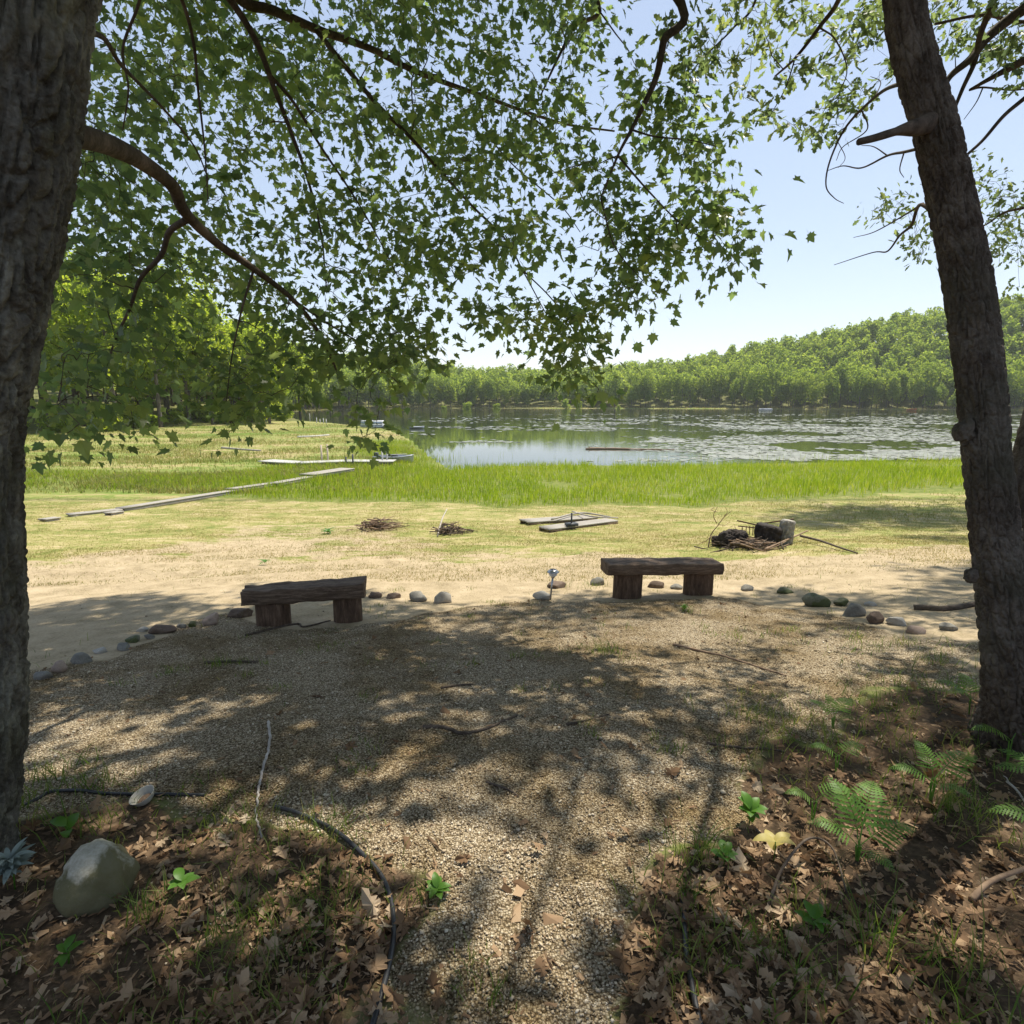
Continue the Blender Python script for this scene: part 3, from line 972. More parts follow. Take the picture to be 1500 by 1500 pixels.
def overhead(side, n, seed):
    """unseen leafy twig ends above the camera, placed to cast the mapped shade"""
    m = n * 5
    gy = rng.uniform(-2.5, 9.8, m); gx = rng.uniform(-1, 1, m) * np.clip(5 + gy * .75, 4, 11)
    G = np.stack([gx, gy, hgt(gx, gy)], 1)
    la = lit_amount(G)
    patch = fbm2(gx, gy, .9, 3, 60 + seed)
    keep = (la < .08) & (rng.random(m) < .8 + .2 * sstep(.35, .5, patch))
    G = G[keep]
    out = []
    best = np.full(len(G), -1.)
    for _ in range(14):
        h = rng.uniform(4.2, 9, len(G)) + rng.uniform(0, 1, len(G)) ** 2 * 9
        P = G + SUN * (h / SUN[2])[:, None]
        u, v, d = proj(P)
        inview = (d > .1) & (u > -150) & (u < 1650) & (v > -150) & (v < 1640)
        ok = ~inview & side(P[:, 0]) & (best < 0)
        best[ok] = h[ok]
    ok = best > 0
    P = G[ok] + SUN * (best[ok] / SUN[2])[:, None]
    return P[:n]


def oak():
    g0 = ground(1492, 1078)
    base = np.array([g0[0], g0[1], g0[2] - .1])
    t = thing('oak_tree', 'leaning oak with blocky furrowed trunk and a broken branch stub, right side', 'tree', base)
    pts = [base, at(1484, 1000, 2.95), at(1465, 850, 2.86), at(1447, 700, 2.80), at(1435, 560, 2.76), at(1419, 430, 2.72), at(1390, 275, 2.64), at(1368, 180, 2.58), at(1325, 0, 2.5), (1.5, 2.8, 4.2), (1.2, 2.8, 5.5), (1.1, 2.7, 8), (1.3, 2.6, 11)]
    p = spline(pts, 1600)
    lowz = p[:, 2] < 3.8
    p = np.vstack([p[lowz][:: max(1, lowz.sum() // 640)], p[~lowz][::14]])
    zz = p[:, 2]
    r = np.interp(zz, [-.4, -.15, .05, .4, .8, 1.2, 2, 3.0, 3.4, 5.5, 8, 11], [.23, .17, .138, .115, .108, .103, .098, .084, .078, .072, .055, .02])
    mb = MB(); tube(mb, p, r, 170, disp=furrow('oak', 8.0))
    mb.build('trunk', MT['oak_bark'], t, base)
    kb = MB()
    v, f = icosphere(4)
    c = at(1404, 632, 2.76)
    w = v * [.042, .04, .06] * (1 + .9 * (fbm(v * 2.2 + 4, 3) - .5))[:, None] + c + [.03, 0, 0]
    kb.add(w, f)
    kb.build('knot', MT['oak_bark'], t, base)
    kb = MB()
    kb.add(v * [.03, .03, .04] * (1 + .5 * (fbm(v * 2.5 + 7, 3) - .5))[:, None] + at(1423, 843, 2.82), f)
    kb.build('knot', MT['oak_bark'], t, base)
    st = MB()
    bumps = lambda th, s, r_: .25 * r_ * (vn(np.stack([np.cos(th).ravel() * 2, np.sin(th).ravel() * 2, s.ravel() * 14], 1)).reshape(th.shape) - .4)
    sp = spline([at(1372, 176, 2.6), at(1345, 185, 2.5), at(1318, 191, 2.46), at(1288, 200, 2.42), at(1258, 208, 2.4)], 40)
    tube(st, sp, np.interp(np.linspace(0, 1, 40), [0, .35, .55, 1], [.05, .03, .015, .013]), 20, disp=bumps)
    st.build('broken_stub', MT['stick'], t, base)
    # second stem leaning out behind
    s2 = MB()
    q = spline([(2.98, 3.0, hz(2.98, 3.0) - .1), at(1522, 860, 3.1), at(1508, 740, 3.15), at(1512, 660, 3.2), at(1560, 500, 3.3), at(1640, 300, 3.5), (4.6, 4.2, 5.0), (5.4, 4.6, 8)], 220)
    tube(s2, q, np.interp(q[:, 2], [-.3, 0, 1, 5, 8], [.16, .11, .08, .06, .02]), 70, disp=furrow('oak', 2.0))
    s2.build('second_stem', MT['oak_bark'], t, base)
    nodes, nr = list(p[zz > 3.4][::6]) + list(q[q[:, 2] > 2.6][::4]), list(r[zz > 3.4][::6] * .5) + [.04] * len(q[q[:, 2] > 2.6][::4])
    lb = MB()
    A = lambda l: [at(*k) for k in l]
    def tr(z): return np.array([np.interp(z, zz, p[:, 0]), np.interp(z, zz, p[:, 1]), z])
    br = [([tr(4.6), at(1260, -130, 3.8)], [(1232, -8, 4.6), (1200, 40, 4.9), (1165, 85, 5.1), (1135, 112, 5.3)], .03, .008),
          ([tr(5.4), at(1150, -260, 4.2)], [(1110, -10, 5.6), (1075, 40, 5.8), (1035, 80, 6), (1000, 120, 6.1)], .02, .003),
          ([], [(1200, 40, 4.9), (1225, 60, 5.0), (1240, 110, 5.1), (1205, 165, 5.2)], .008, .003),
          ([], [(1165, 85, 5.1), (1150, 130, 5.1), (1125, 175, 5.2)], .007, .003),
          ([tr(3.0)], [(1312, 125, 3.0), (1282, 142, 3.4), (1240, 185, 3.9), (1216, 235, 4.1), (1210, 272, 4.2), (1222, 290, 4.25), (1236, 298, 4.3)], .012, .002),
          ([], [(1262, 160, 3.6), (1270, 190, 3.7), (1235, 215, 3.9), (1225, 235, 4.0)], .005, .002),
          ([], [(1240, 185, 3.9), (1225, 200, 4.0), (1238, 230, 4.0), (1228, 246, 4.0)], .004, .0015),
          ([], [(1282, 142, 3.4), (1290, 120, 3.5), (1275, 112, 3.6)], .004, .0015),
          ([tr(2.75)], [(1328, 222, 2.9), (1300, 228, 3.2), (1262, 246, 3.6), (1235, 243, 3.8), (1212, 250, 3.9)], .009, .002),
          ([], [(1324, 224, 2.95), (1318, 248, 3.1), (1324, 260, 3.2)], .004, .0015),
          ([], [(1300, 228, 3.2), (1280, 215, 3.3), (1262, 213, 3.4)], .004, .0015),
          ([at(1620, -60, 5.0)], [(1502, 12, 5.4), (1450, 52, 5.5), (1422, 86, 5.5), (1392, 112, 5.5), (1370, 150, 5.5)], .06, .02),
          ([at(1640, 20, 5.2)], [(1502, 88, 5.3), (1460, 110, 5.4), (1420, 132, 5.5)], .05, .012),
          ([], [(1420, 132, 5.5), (1440, 128, 5.5), (1480, 132, 5.5), (1505, 130, 5.5)], .01, .006),
          ([at(1475, -90, 5.0)], [(1458, -8, 5.2), (1436, 50, 5.4), (1428, 90, 5.5), (1410, 130, 5.5), (1396, 165, 5.5)], .035, .014),
          ([at(1600, 60, 5)], [(1503, 142, 5.2), (1470, 170, 5.2), (1440, 205, 5.2), (1415, 228, 5.2)], .022, .012),
          ([at(1600, 10, 5)], [(1500, 32, 5.6), (1440, 22, 5.6), (1370, 35, 5.6)], .02, .012),
          ([], [(1440, 128, 5.5), (1430, 150, 5.5), (1412, 175, 5.5)], .007, .003),
          ([tr(2.3)], [(1352, 300, 2.9), (1335, 330, 3.2), (1318, 345, 3.4), (1300, 368, 3.6), (1278, 370, 3.7), (1222, 388, 3.9)], .011, .002),
          ([], [(1352, 298, 3.0), (1320, 318, 3.3), (1280, 340, 3.6), (1250, 348, 3.7)], .006, .0015),
          ([at(1620, 280, 6)], [(1503, 304, 6.4), (1470, 312, 6.6), (1442, 330, 6.8), (1400, 345, 6.9)], .02, .006)]
    for pre, l, r0, r1 in br:
        limb(lb, list(pre) + A(l), r0, r1, 7, None, nodes, nr)
    BL = [(980, 40, 18, 14, 5), (1040, 60, 42, 32, 14), (1018, 100, 28, 26, 10), (1075, 92, 18, 14, 5), (1087, 132, 12, 10, 3), (1120, 60, 20, 45, 13), (1180, 18, 38, 24, 13), (1152, 120, 20, 18, 6), (1125, 168, 20, 18, 6),
          (1160, 178, 18, 13, 5), (1187, 190, 15, 12, 4), (1210, 160, 24, 20, 7), (1236, 125, 24, 14, 6), (1220, 80, 40, 28, 12), (1262, 45, 28, 40, 16), (1280, 15, 22, 25, 9), (1250, 150, 18, 14, 5), (1085, 15, 40, 15, 8), (1300, 95, 12, 15, 3), (1230, 198, 10, 8, 2),
          (1400, 30, 30, 25, 8), (1450, 8, 45, 20, 14), (1472, 60, 40, 40, 16), (1400, 62, 20, 15, 5), (1490, 108, 20, 28, 8), (1452, 85, 30, 20, 7), (1370, 20, 20, 20, 5)]
    C = []
    for u, v, ru, rv, k in BL:
        for _ in range(k):
            C.append(at(u + rng.normal(0, .55) * ru, v + rng.normal(0, .55) * rv, rng.uniform(4.8, 6.4)))
    C = np.array(C)
    BL2 = [(1312, 296, 28, 16, 9), (1345, 340, 22, 26, 10), (1298, 312, 18, 10, 4), (1345, 372, 14, 12, 4), (1432, 268, 18, 30, 9), (1472, 296, 34, 44, 26), (1482, 358, 28, 36, 18), (1440, 372, 20, 26, 7), (1415, 240, 10, 14, 3), (1490, 420, 14, 8, 2)]
    D = []
    for u, v, ru, rv, k in BL2:
        for _ in range(k):
            D.append(at(u + rng.normal(0, .5) * ru, v + rng.normal(0, .5) * rv, rng.uniform(6.2, 8)))
    D = np.array(D)
    ov = overhead(lambda x: x >= .9, 2400, 2)
    grow(lb, nodes, nr, np.vstack([C, D, ov]), .002, .012)
    lb.build('branches', MT['limb_bark'], t, base)
    fl = MB()
    clump_leaves(fl, C, 8, .095, .045, OAK, .35, nrm_up=.3)
    clump_leaves(fl, D, 8, .085, .08, OAK, .3, nrm_up=.6)
    clump_leaves(fl, ov, 13, .21, .16, OAK, .3)
    fl.build('crown', MT['oak_leaf'], t, base, smooth=False)
    return t


MAPLE_OBJ = maple()
OAK_OBJ = oak()

def side_tree():
    """unseen tall oak added right of the frame to shade the shore lawn"""
    bx, by = 27.0, 25.0
    base = np.array([bx, by, hz(bx, by) - .2])
    t = thing('shade_tree', 'tall unseen oak right of the view, added to shade the lawn by the shore', 'tree', base)
    p = spline([base, (26.8, 25, 5), (26, 25.2, 11), (24, 25.5, 17), (22, 26, 22)], 40)
    mb = MB(); tube(mb, p, np.linspace(.4, .1, 40), 16, disp=furrow('oak', 1.0)); mb.build('trunk', MT['oak_bark'], t, base)
    C = []
    GP = [ground(u, v) for u, v in zip(rng.uniform(1175, 1480, 70), rng.normal(755, 12, 70))]
    for _ in range(1500):
        g = GP[int(rng.integers(0, 70))] + rng.normal(0, .35, 3) * [1, 1, 0]
        P = g + SUN * rng.uniform(21, 31)  # leaf clump set up the sun line so its shadow lands on the lawn
        a, b, d = proj(P)
        if not (-50 < a[0] < 1540 and -90 < b[0]) and fbm2(g[:1], g[1:2], .5, 3, 88)[0] > .42: C.append(P)
        if len(C) > 420: break
    C = np.array(C)
    lb = MB(); grow(lb, list(p[20:]), list(np.linspace(.2, .1, 20)), C, .006, .06, .2)
    lb.build('branches', MT['limb_bark'], t, base)
    fl = MB(); clump_leaves(fl, C, 14, .3, .4, OAK, .3); fl.build('crown', MT['oak_leaf'], t, base, smooth=False)
side_tree()


def wire_band():
    mb = MB()
    th = np.linspace(0, 2 * np.pi, 48)
    c = at(-60, 686, 2.0)
    tube(mb, np.stack([-1.965 + .222 * np.cos(th), 1.86 + .222 * np.sin(th), c[2] + .01 * np.sin(th * 2)], 1), .003, 5)
    tag(mb.build('wire', MT['pale_stick'], loc=(-1.965, 1.86, c[2])), 'thin grey wire tied round the left trunk', 'wire')
wire_band()

# ------------------------------------------------------------------ woods
def crown_tpl(rx, rz, n, size, seed, cz):
    g = np.random.default_rng(seed)
    nl = 13
    c = norm(g.normal(0, 1, (nl, 3))) * g.uniform(.25, .75, (nl, 1)) ** .6
    c[:, 2] = c[:, 2] * .9 + .05
    rr = g.uniform(.32, .52, nl)
    w = rr ** 2 / (rr ** 2).sum()
    k = g.choice(nl, n, p=w)
    d = g.normal(0, 1, (n, 3)); d[:, 2] += .25; d = norm(d)
    P = c[k] + d * rr[k][:, None] * g.uniform(.72, 1.05, (n, 1))
    P *= [rx, rx, rz]
    P[:, 2] += cz
    nrm = norm(d * .55 + [0, 0, .6] + g.normal(0, .4, (n, 3)))
    tip = g.normal(0, 1, (n, 3)); tip[:, 2] -= .4
    M = frames(tip, nrm) * (size * g.uniform(.6, 1.35, n))[:, None, None]
    return P, M

LEAFQ = np.array([(0, -.5, 0), (.42, -.1, .08), (.1, .55, 0), (-.4, .12, .1)])
LEAFQF = np.array([[0, 1, 2, 3]])


def tree_tpl_mesh(name, H, rx, rz, n, size, seed, bare, lmat, tr=.22, ns=6):
    """crown, trunk MBs around the origin"""
    cz = H - rz * .95
    P, M = crown_tpl(rx, rz, n, size, seed, cz)
    cb = MB(); scatter(cb, LEAFQ, [LEAFQF], P, M)
    g = np.random.default_rng(seed + 100)
    tb = MB()
    lean = g.normal(0, .25, 2)
    tp = np.array([[0, 0, -.6], [lean[0] * .3, lean[1] * .3, H * .3], [lean[0], lean[1], H * .62], [lean[0] * 1.3, lean[1] * 1.3, H * .88]])
    tube(tb, spline(tp, 10), np.linspace(tr, tr * .25, 10), ns)
    for _ in range(6):
        z0 = g.uniform(.35, .75) * H; a = g.uniform(0, 6.28); l = rx * g.uniform(.5, .85)
        b0 = np.array([lean[0] * z0 / H * 1.2, lean[1] * z0 / H * 1.2, z0])
        tube(tb, spline([b0, b0 + [math.cos(a) * l * .5, math.sin(a) * l * .5, l * .4], b0 + [math.cos(a) * l, math.sin(a) * l, l * .95]], 5), np.linspace(tr * .35, tr * .08, 5), 4, cap=False)
    return cb, tb


# ---- the wood behind the left meadow: trees one can tell apart
def left_wood():
    grp = 'trees of the wood behind the left meadow'
    protos = []
    for k in range(5):
        H = [19, 22, 17, 21, 15][k]; rx = [4.6, 5.2, 4.2, 4.8, 4.0][k]; rz = [7.2, 8.0, 6.4, 8.4, 6.2][k]
        cb, tb = tree_tpl_mesh('t', H, rx, rz, 3600, .5, 200 + k, .3, None, .3, 10)
        o = thing('woodland_tree', 'tall leafy tree in the sunlit wood at the back of the left meadow', 'tree', (0, 0, 0), 0, grp)
        tb.build('trunk', MT['forest_bark'], o); cb.build('crown', MT['forest_leaf'], o, smooth=False)
        protos.append(o)
    spots = []
    for u, v in [(75, 632), (150, 628), (236, 626), (312, 622), (395, 620), (440, 612), (20, 640)]:
        p = ground(u, v); spots.append((p[0], p[1]))
    tries = 0
    while len(spots) < 62 and tries < 9000:
        tries += 1
        y = rng.uniform(48, 150); x = treeline(y) - rng.uniform(.5, 50) ** 1.0
        if np.hypot(x, y) > 158 or x / y < -1.15: continue
        if sdpoly(np.array([x]), np.array([y]), LAKE)[0] < 5: continue
        if min(math.hypot(x - a, y - b) for a, b in spots) < 4.2: continue
        spots.append((x, y))
    for i, (x, y) in enumerate(spots):
        o = protos[i] if i < 5 else copy_tree(protos[i % 5])
        o.location = (x, y, hz(x, y)); o.rotation_euler.z = rng.uniform(0, 6.28)
        s = rng.uniform(.85, 1.2); o.scale = (s, s, s * rng.uniform(.9, 1.1))
    # understory
    g2 = 'shrubs at the edge of the left wood'
    P, M = crown_tpl(1.6, 1.3, 1100, .26, 77, 1.1)
    cb = MB(); scatter(cb, LEAFQ, [LEAFQF], P, M)
    tb = MB()
    for a in np.linspace(0, 6.28, 7)[:-1]:
        tube(tb, [(0, 0, -.2), (.3 * math.cos(a), .3 * math.sin(a), .6), (.8 * math.cos(a), .8 * math.sin(a), 1.5)], [.03, .02, .008], 4)
    pr = thing('shrub', 'low green shrub at the foot of the wood behind the left meadow', 'shrub', (0, 0, 0), 0, g2)
    cb.build('foliage', MT['forest_leaf'], pr, smooth=False); tb.build('stems', MT['forest_bark'], pr)
    n = 0
    while n < 46:
        y = rng.uniform(50, 125); x = treeline(y) - rng.uniform(-1.0, 26)
        if sdpoly(np.array([x]), np.array([y]), LAKE)[0] < 6: continue
        u, v, _ = proj(np.array([[x, y, hz(x, y)]]))
        if 235 < u[0] < 320 and n > 5 and rng.random() < .8: continue
        o = pr if n == 0 else copy_tree(pr)
        o.location = (x, y, hz(x, y)); o.rotation_euler.z = rng.uniform(0, 6.28)
        s = rng.uniform(.5, 1.5); o.scale = (s * 1.2, s * 1.2, s)
        n += 1


left_wood()


# ---- hills across the lake
def far_wood():
    pts = []
    grid = {}
    cell = 6.0
    m = 120000
    rr = rng.uniform(150, 480, m); az = np.radians(rng.uniform(-37, 50, m))
    x, y = rr * np.sin(az), rr * np.cos(az)
    d = sdpoly(x, y, LAKE)
    ok = (d > 2.5) & (d < 125)
    x, y, d = x[ok], y[ok], d[ok]
    for a, b, dd in zip(x, y, d):
        ms = 4.4 if dd < 14 else 5.6
        k = (int(a // cell), int(b // cell))
        if any((a - q[0]) ** 2 + (b - q[1]) ** 2 < ms * ms for i in (-2, -1, 0, 1, 2) for j in (-2, -1, 0, 1, 2) for q in grid.get((k[0] + i, k[1] + j), ())): continue
        grid.setdefault(k, []).append((a, b)); pts.append((a, b, dd))
        if len(pts) > 2400: break
    pts = np.array(pts)
    # the shore opens to a pale marsh strip in the middle
    pts = pts[~((pts[:, 0] > -30) & (pts[:, 0] < 110) & (pts[:, 2] < 9 + 5 * np.sin(pts[:, 0] * .08)) & (pts[:, 1] > 200))]
    z = hgt(pts[:, 0], pts[:, 1])
    r = np.hypot(pts[:, 0], pts[:, 1])
    score = pts[:, 2] * .9 + r * .28 + np.where(pts[:, 0] > 90, -15, 0)
    order = np.argsort(score)
    tp = []
    for k in range(9):
        H = [15, 17, 14, 16, 18, 13, 16, 12, 9][k]; rx = [4.4, 4.8, 4.0, 5.2, 4.6, 4.2, 4.0, 3.4, 3.0][k]; rz = [6.6, 7.4, 6.2, 6.8, 7.8, 5.9, 7.2, 5.6, 4.4][k]
        tp.append(tree_tpl_mesh('t', H, rx, rz, 1500, .72, 300 + k, .3, None, .22, 5))
    grp = 'trees on the wooded shore across the lake'
    protos = []
    lab = 'leafy green tree on the wooded slope across the lake'
    for k, (cb, tb) in enumerate(tp):
        mb = MB(); mb.v = cb.v + tb.v; mb.n = cb.n + tb.n
        mb.f = cb.f + [f + cb.n for f in tb.f]; mb.m = cb.m + [q * 0 + 1 for q in tb.m]
        o = mb.build('shore_tree', [MT['far_leaf'], MT['forest_bark']], smooth=False)
        tag(o, lab, 'tree', grp); protos.append(o)
    first = order[:300]; rest = order[300:]
    for n, i in enumerate(first):
        k = n if n < 9 else int(rng.integers(0, 8 if pts[i, 2] > 12 else 9))
        o = protos[n] if n < 9 else protos[k].copy()
        if n >= 9: COL.objects.link(o)
        s = rng.uniform(.7, 1.25)
        o.location = (pts[i, 0], pts[i, 1], z[i]); o.rotation_euler.z = rng.uniform(0, 6.28)
        o.scale = (s * rng.uniform(.75, 1.0), s * rng.uniform(.75, 1.0), s * rng.uniform(.85, 1.15))
    # the rest of the wood, one mass
    mb = MB()
    for i in rest:
        H = rng.uniform(12, 18.5); rx = rng.uniform(3.2, 4.6)
        P, M = crown_tpl(rx, H * .42, 520, 1.1, int(rng.integers(0, 40)) + 500, H * .58)
        a = rng.uniform(0, 6.28); c, s = math.cos(a), math.sin(a)
        RZ = np.array([[c, -s, 0], [s, c, 0], [0, 0, 1]])
        P = P @ RZ.T + [pts[i, 0], pts[i, 1], z[i]]
        scatter(mb, LEAFQ, [LEAFQF], P, RZ[None] @ M)
    tag(mb.build('far_woods', MT['far_leaf'], smooth=False), 'mass of green woods covering the hills across the lake', 'woods', kind='stuff')
    # low shrubs on the far bank
    P, M = crown_tpl(2.2, 1.8, 500, .5, 91, 1.6)
    cb = MB(); scatter(cb, LEAFQ, [LEAFQF], P, M)
    tube(cb, [(0, 0, -.3), (.1, 0, 1.6)], [.08, .04], 5)
    pr = None
    for n, (u, t, s) in enumerate([(684, 268, 1.2), (728, 276, .9), (830, 286, 1.25), (848, 288, 1.0), (650, 270, .7), (905, 276, .6)]):
        xx = (u - 750) / FOC * t; yy = t / CP - 1
        if pr is None:
            pr = cb.build('bank_shrub', MT['far_leaf'], smooth=False); o = pr
            tag(o, 'small rounded shrub standing alone on the pale far bank', 'shrub', 'shrubs on the far bank')
        else:
            o = pr.copy(); COL.objects.link(o)
        o.location = (xx, yy, hz(xx, yy)); o.scale = (s, s, s * 1.1); o.rotation_euler.z = n


far_wood()


# ------------------------------------------------------------------ grasses
def blades(mb, P, h, w, bend=.35, mat=0):
    n = len(P)
    a = rng.uniform(0, 6.28, n)
    side = np.stack([np.cos(a), np.sin(a), np.zeros(n)], 1) * (w / 2)[:, None]
    b = rng.uniform(0, 6.28, n)
    ln = np.stack([np.cos(b), np.sin(b), np.zeros(n)], 1) * (h * bend * rng.uniform(.2, 1.6, n))[:, None]
    up = np.array([0, 0, 1.])
    v = np.stack([P - side, P + side, P + side * .75 + ln * .3 + up * (h * .55)[:, None], P - side * .75 + ln * .3 + up * (h * .55)[:, None], P + ln + up * (h * rng.uniform(.85, 1, n))[:, None]], 1)
    off = (np.arange(n) * 5)[:, None, None]
    q = (np.array([[0, 1, 2, 3]])[None] + off).reshape(-1, 4); t = (np.array([[3, 2, 4]])[None] + off).reshape(-1, 3)
    mb.add(v.reshape(-1, 3), q, t, mat=mat)


def onland(x, y, dz=0):
    return np.stack([x, y, hgt(x, y) + dz], 1)


def reeds():
    mb = MB()
    n = 150000
    y = rng.uniform(19, 60, n); x = rng.uniform(-1, 1, n) * (y * .95 + 2)
    d = sdpoly(x, y, REED) + 2.6 * (fbm2(x, y, .35, 4, 70) - .5) * 2
    ok = (d < .3) & (rng.random(n) < sstep(.3, -1.6, d)) & (fbm2(x, y, .5, 3, 71) > .34)
    x, y, d = x[ok], y[ok], d[ok]
    P = onland(x, y); 
    hh = (.16 + .4 * fbm2(x, y, .3, 3, 72)) * (sstep(.2, -1.2, d) * .6 + .4) * rng.uniform(.6, 1.25, len(x))
    hh *= 1 - .35 * (1 - sstep(-22, -8, x))
    blades(mb, P, hh, rng.uniform(.014, .032, len(x)), .3)
    tag(mb.build('reed_grass', MT['reed'], smooth=False), 'bright green marsh grass along the near shore', 'grass', kind='stuff')
    # stems standing in the shallows
    mb = MB()
    n = 9000
    u = rng.uniform(600, 1600, n); v = rng.uniform(664, 712, n)
    P = np.array([onwater(a, b) for a, b in zip(u, v)])
    ds = sdpoly(P[:, 0], P[:, 1], LAKE)
    cl = fbm2(P[:, 0], P[:, 1], .5, 3, 73)
    ok = (ds < 0) & (ds > -7) & (rng.random(n) < sstep(.35, .6, cl) * np.exp(ds * .55) * 1.2)
    P = P[ok]; P[:, 2] = WATER - .1
    blades(mb, P, rng.uniform(.35, .8, len(P)), rng.uniform(.012, .022, len(P)), .12)
    tag(mb.build('shallow_rushes', MT['reed'], smooth=False), 'thin rushes standing in the shallow water', 'rushes', kind='stuff')


reeds()


def lawn():
    mb = MB()
    n = 330000
    y = 8.2 * np.exp(rng.uniform(0, 1, n) * np.log(22 / 8.2)); x = rng.uniform(-1, 1, n) * (y * .95 + 1)
    g, l, s, lw, rd, md = zone(x, y)
    cl = fbm(np.stack([x * .55, y * 1.1, np.full(n, 8.)], 1), 4)
    far = sstep(9, 17, y)
    pr = (.22 + .78 * sstep(.44 - .08 * far, .6, cl)) * (1 - .62 * s) * (1 - rd * .5)
    ok = rng.random(n) < pr
    x, y = x[ok], y[ok]
    blades(mb, onland(x, y), rng.uniform(.012, .05, len(x)), rng.uniform(.004, .01, len(x)), 1.2)
    tag(mb.build('lawn_grass', MT['lawn'], smooth=False), 'patchy yellow green grass on the sunlit open ground', 'grass', kind='stuff')
    # left meadow
    mb = MB()
    n = 130000
    y = 23 * np.exp(rng.uniform(0, 1, n) * np.log(100 / 23)); x = -rng.uniform(0, 1, n) * (y * .95)
    cl = fbm(np.stack([x * .18, y * .4, np.full(n, 2.)], 1), 4)
    ok = (sdpoly(x, y, LAKE) > .5) & (rng.random(n) < (.15 + .85 * sstep(.4, .6, cl)) * (1 - sstep(-11, -4, x + 5 * (fbm2(x, y, .3, 3, 76) - .5)) * .93) * sstep(-.01, -1.5, x)) & (x > treeline(y) - 8)
    x, y = x[ok], y[ok]
    blades(mb, onland(x, y), rng.uniform(.08, .3, len(x)), rng.uniform(.015, .04, len(x)), .7)
    # right shore strip beyond the reeds is covered too
    n = 26000
    y = rng.uniform(16, 30, n); x = rng.uniform(8, 32, n)
    ok = (sdpoly(x, y, REED) > 0)
    x, y = x[ok], y[ok]
    ok = rng.random(len(x)) < sstep(.4, .6, fbm2(x, y, .5, 3, 75))
    x, y = x[ok], y[ok]
    blades(mb, onland(x, y), rng.uniform(.04, .12, len(x)), rng.uniform(.008, .016, len(x)), .7)
    tag(mb.build('meadow_grass', MT['meadow'], smooth=False), 'mixed green and straw coloured meadow grass beside the marsh', 'grass', kind='stuff')
    # marsh on the far bank
    mb = MB()
    n = 40000
    u = rng.uniform(430, 1600, n)
    t = rng.uniform(150, 310, n)
    x = (u - 750) / FOC * t; y = t / CP
    d = sdpoly(x, y, LAKE)
    ok = (d > .2) & (d < 13)
    x, y = x[ok], y[ok]
    blades(mb, onland(x, y), rng.uniform(.4, 1.0, len(x)), rng.uniform(.12, .3, len(x)), .4)
    tag(mb.build('far_marsh_grass', MT['lawn'], smooth=False), 'pale marsh grass along the far shoreline', 'grass', kind='stuff')
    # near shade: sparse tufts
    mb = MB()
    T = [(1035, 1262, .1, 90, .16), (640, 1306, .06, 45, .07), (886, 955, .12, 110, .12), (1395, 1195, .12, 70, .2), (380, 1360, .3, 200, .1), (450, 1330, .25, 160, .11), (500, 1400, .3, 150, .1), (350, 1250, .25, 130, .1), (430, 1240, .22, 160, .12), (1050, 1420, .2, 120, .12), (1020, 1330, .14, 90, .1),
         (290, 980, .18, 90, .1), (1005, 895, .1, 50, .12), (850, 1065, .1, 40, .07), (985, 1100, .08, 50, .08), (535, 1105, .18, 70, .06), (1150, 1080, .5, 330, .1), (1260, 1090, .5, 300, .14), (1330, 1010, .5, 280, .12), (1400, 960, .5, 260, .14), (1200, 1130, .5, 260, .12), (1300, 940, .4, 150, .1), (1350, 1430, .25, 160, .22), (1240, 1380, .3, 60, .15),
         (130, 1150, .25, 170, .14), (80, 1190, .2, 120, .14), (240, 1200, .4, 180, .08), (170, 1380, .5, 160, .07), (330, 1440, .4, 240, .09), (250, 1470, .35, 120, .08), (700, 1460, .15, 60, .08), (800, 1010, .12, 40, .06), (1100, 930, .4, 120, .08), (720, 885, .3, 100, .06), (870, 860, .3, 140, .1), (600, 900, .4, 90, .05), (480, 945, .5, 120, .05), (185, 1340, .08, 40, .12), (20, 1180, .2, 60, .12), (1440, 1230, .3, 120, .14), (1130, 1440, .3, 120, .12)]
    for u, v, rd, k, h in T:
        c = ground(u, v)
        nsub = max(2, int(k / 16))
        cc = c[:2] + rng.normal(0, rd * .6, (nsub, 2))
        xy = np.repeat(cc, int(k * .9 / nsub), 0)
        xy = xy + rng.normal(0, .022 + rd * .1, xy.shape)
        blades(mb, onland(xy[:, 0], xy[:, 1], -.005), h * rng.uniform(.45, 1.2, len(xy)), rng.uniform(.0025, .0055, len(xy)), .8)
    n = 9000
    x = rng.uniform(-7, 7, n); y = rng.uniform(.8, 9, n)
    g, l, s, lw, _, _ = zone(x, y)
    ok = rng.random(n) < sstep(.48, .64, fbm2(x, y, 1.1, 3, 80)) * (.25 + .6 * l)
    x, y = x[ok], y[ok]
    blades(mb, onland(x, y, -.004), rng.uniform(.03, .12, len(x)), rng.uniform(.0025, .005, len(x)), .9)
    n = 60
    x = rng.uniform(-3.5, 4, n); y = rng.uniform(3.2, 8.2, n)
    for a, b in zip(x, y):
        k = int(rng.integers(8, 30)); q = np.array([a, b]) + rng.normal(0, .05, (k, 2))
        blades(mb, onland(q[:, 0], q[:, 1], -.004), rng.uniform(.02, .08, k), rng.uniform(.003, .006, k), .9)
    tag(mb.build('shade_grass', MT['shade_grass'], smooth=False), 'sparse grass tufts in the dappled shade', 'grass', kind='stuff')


lawn()


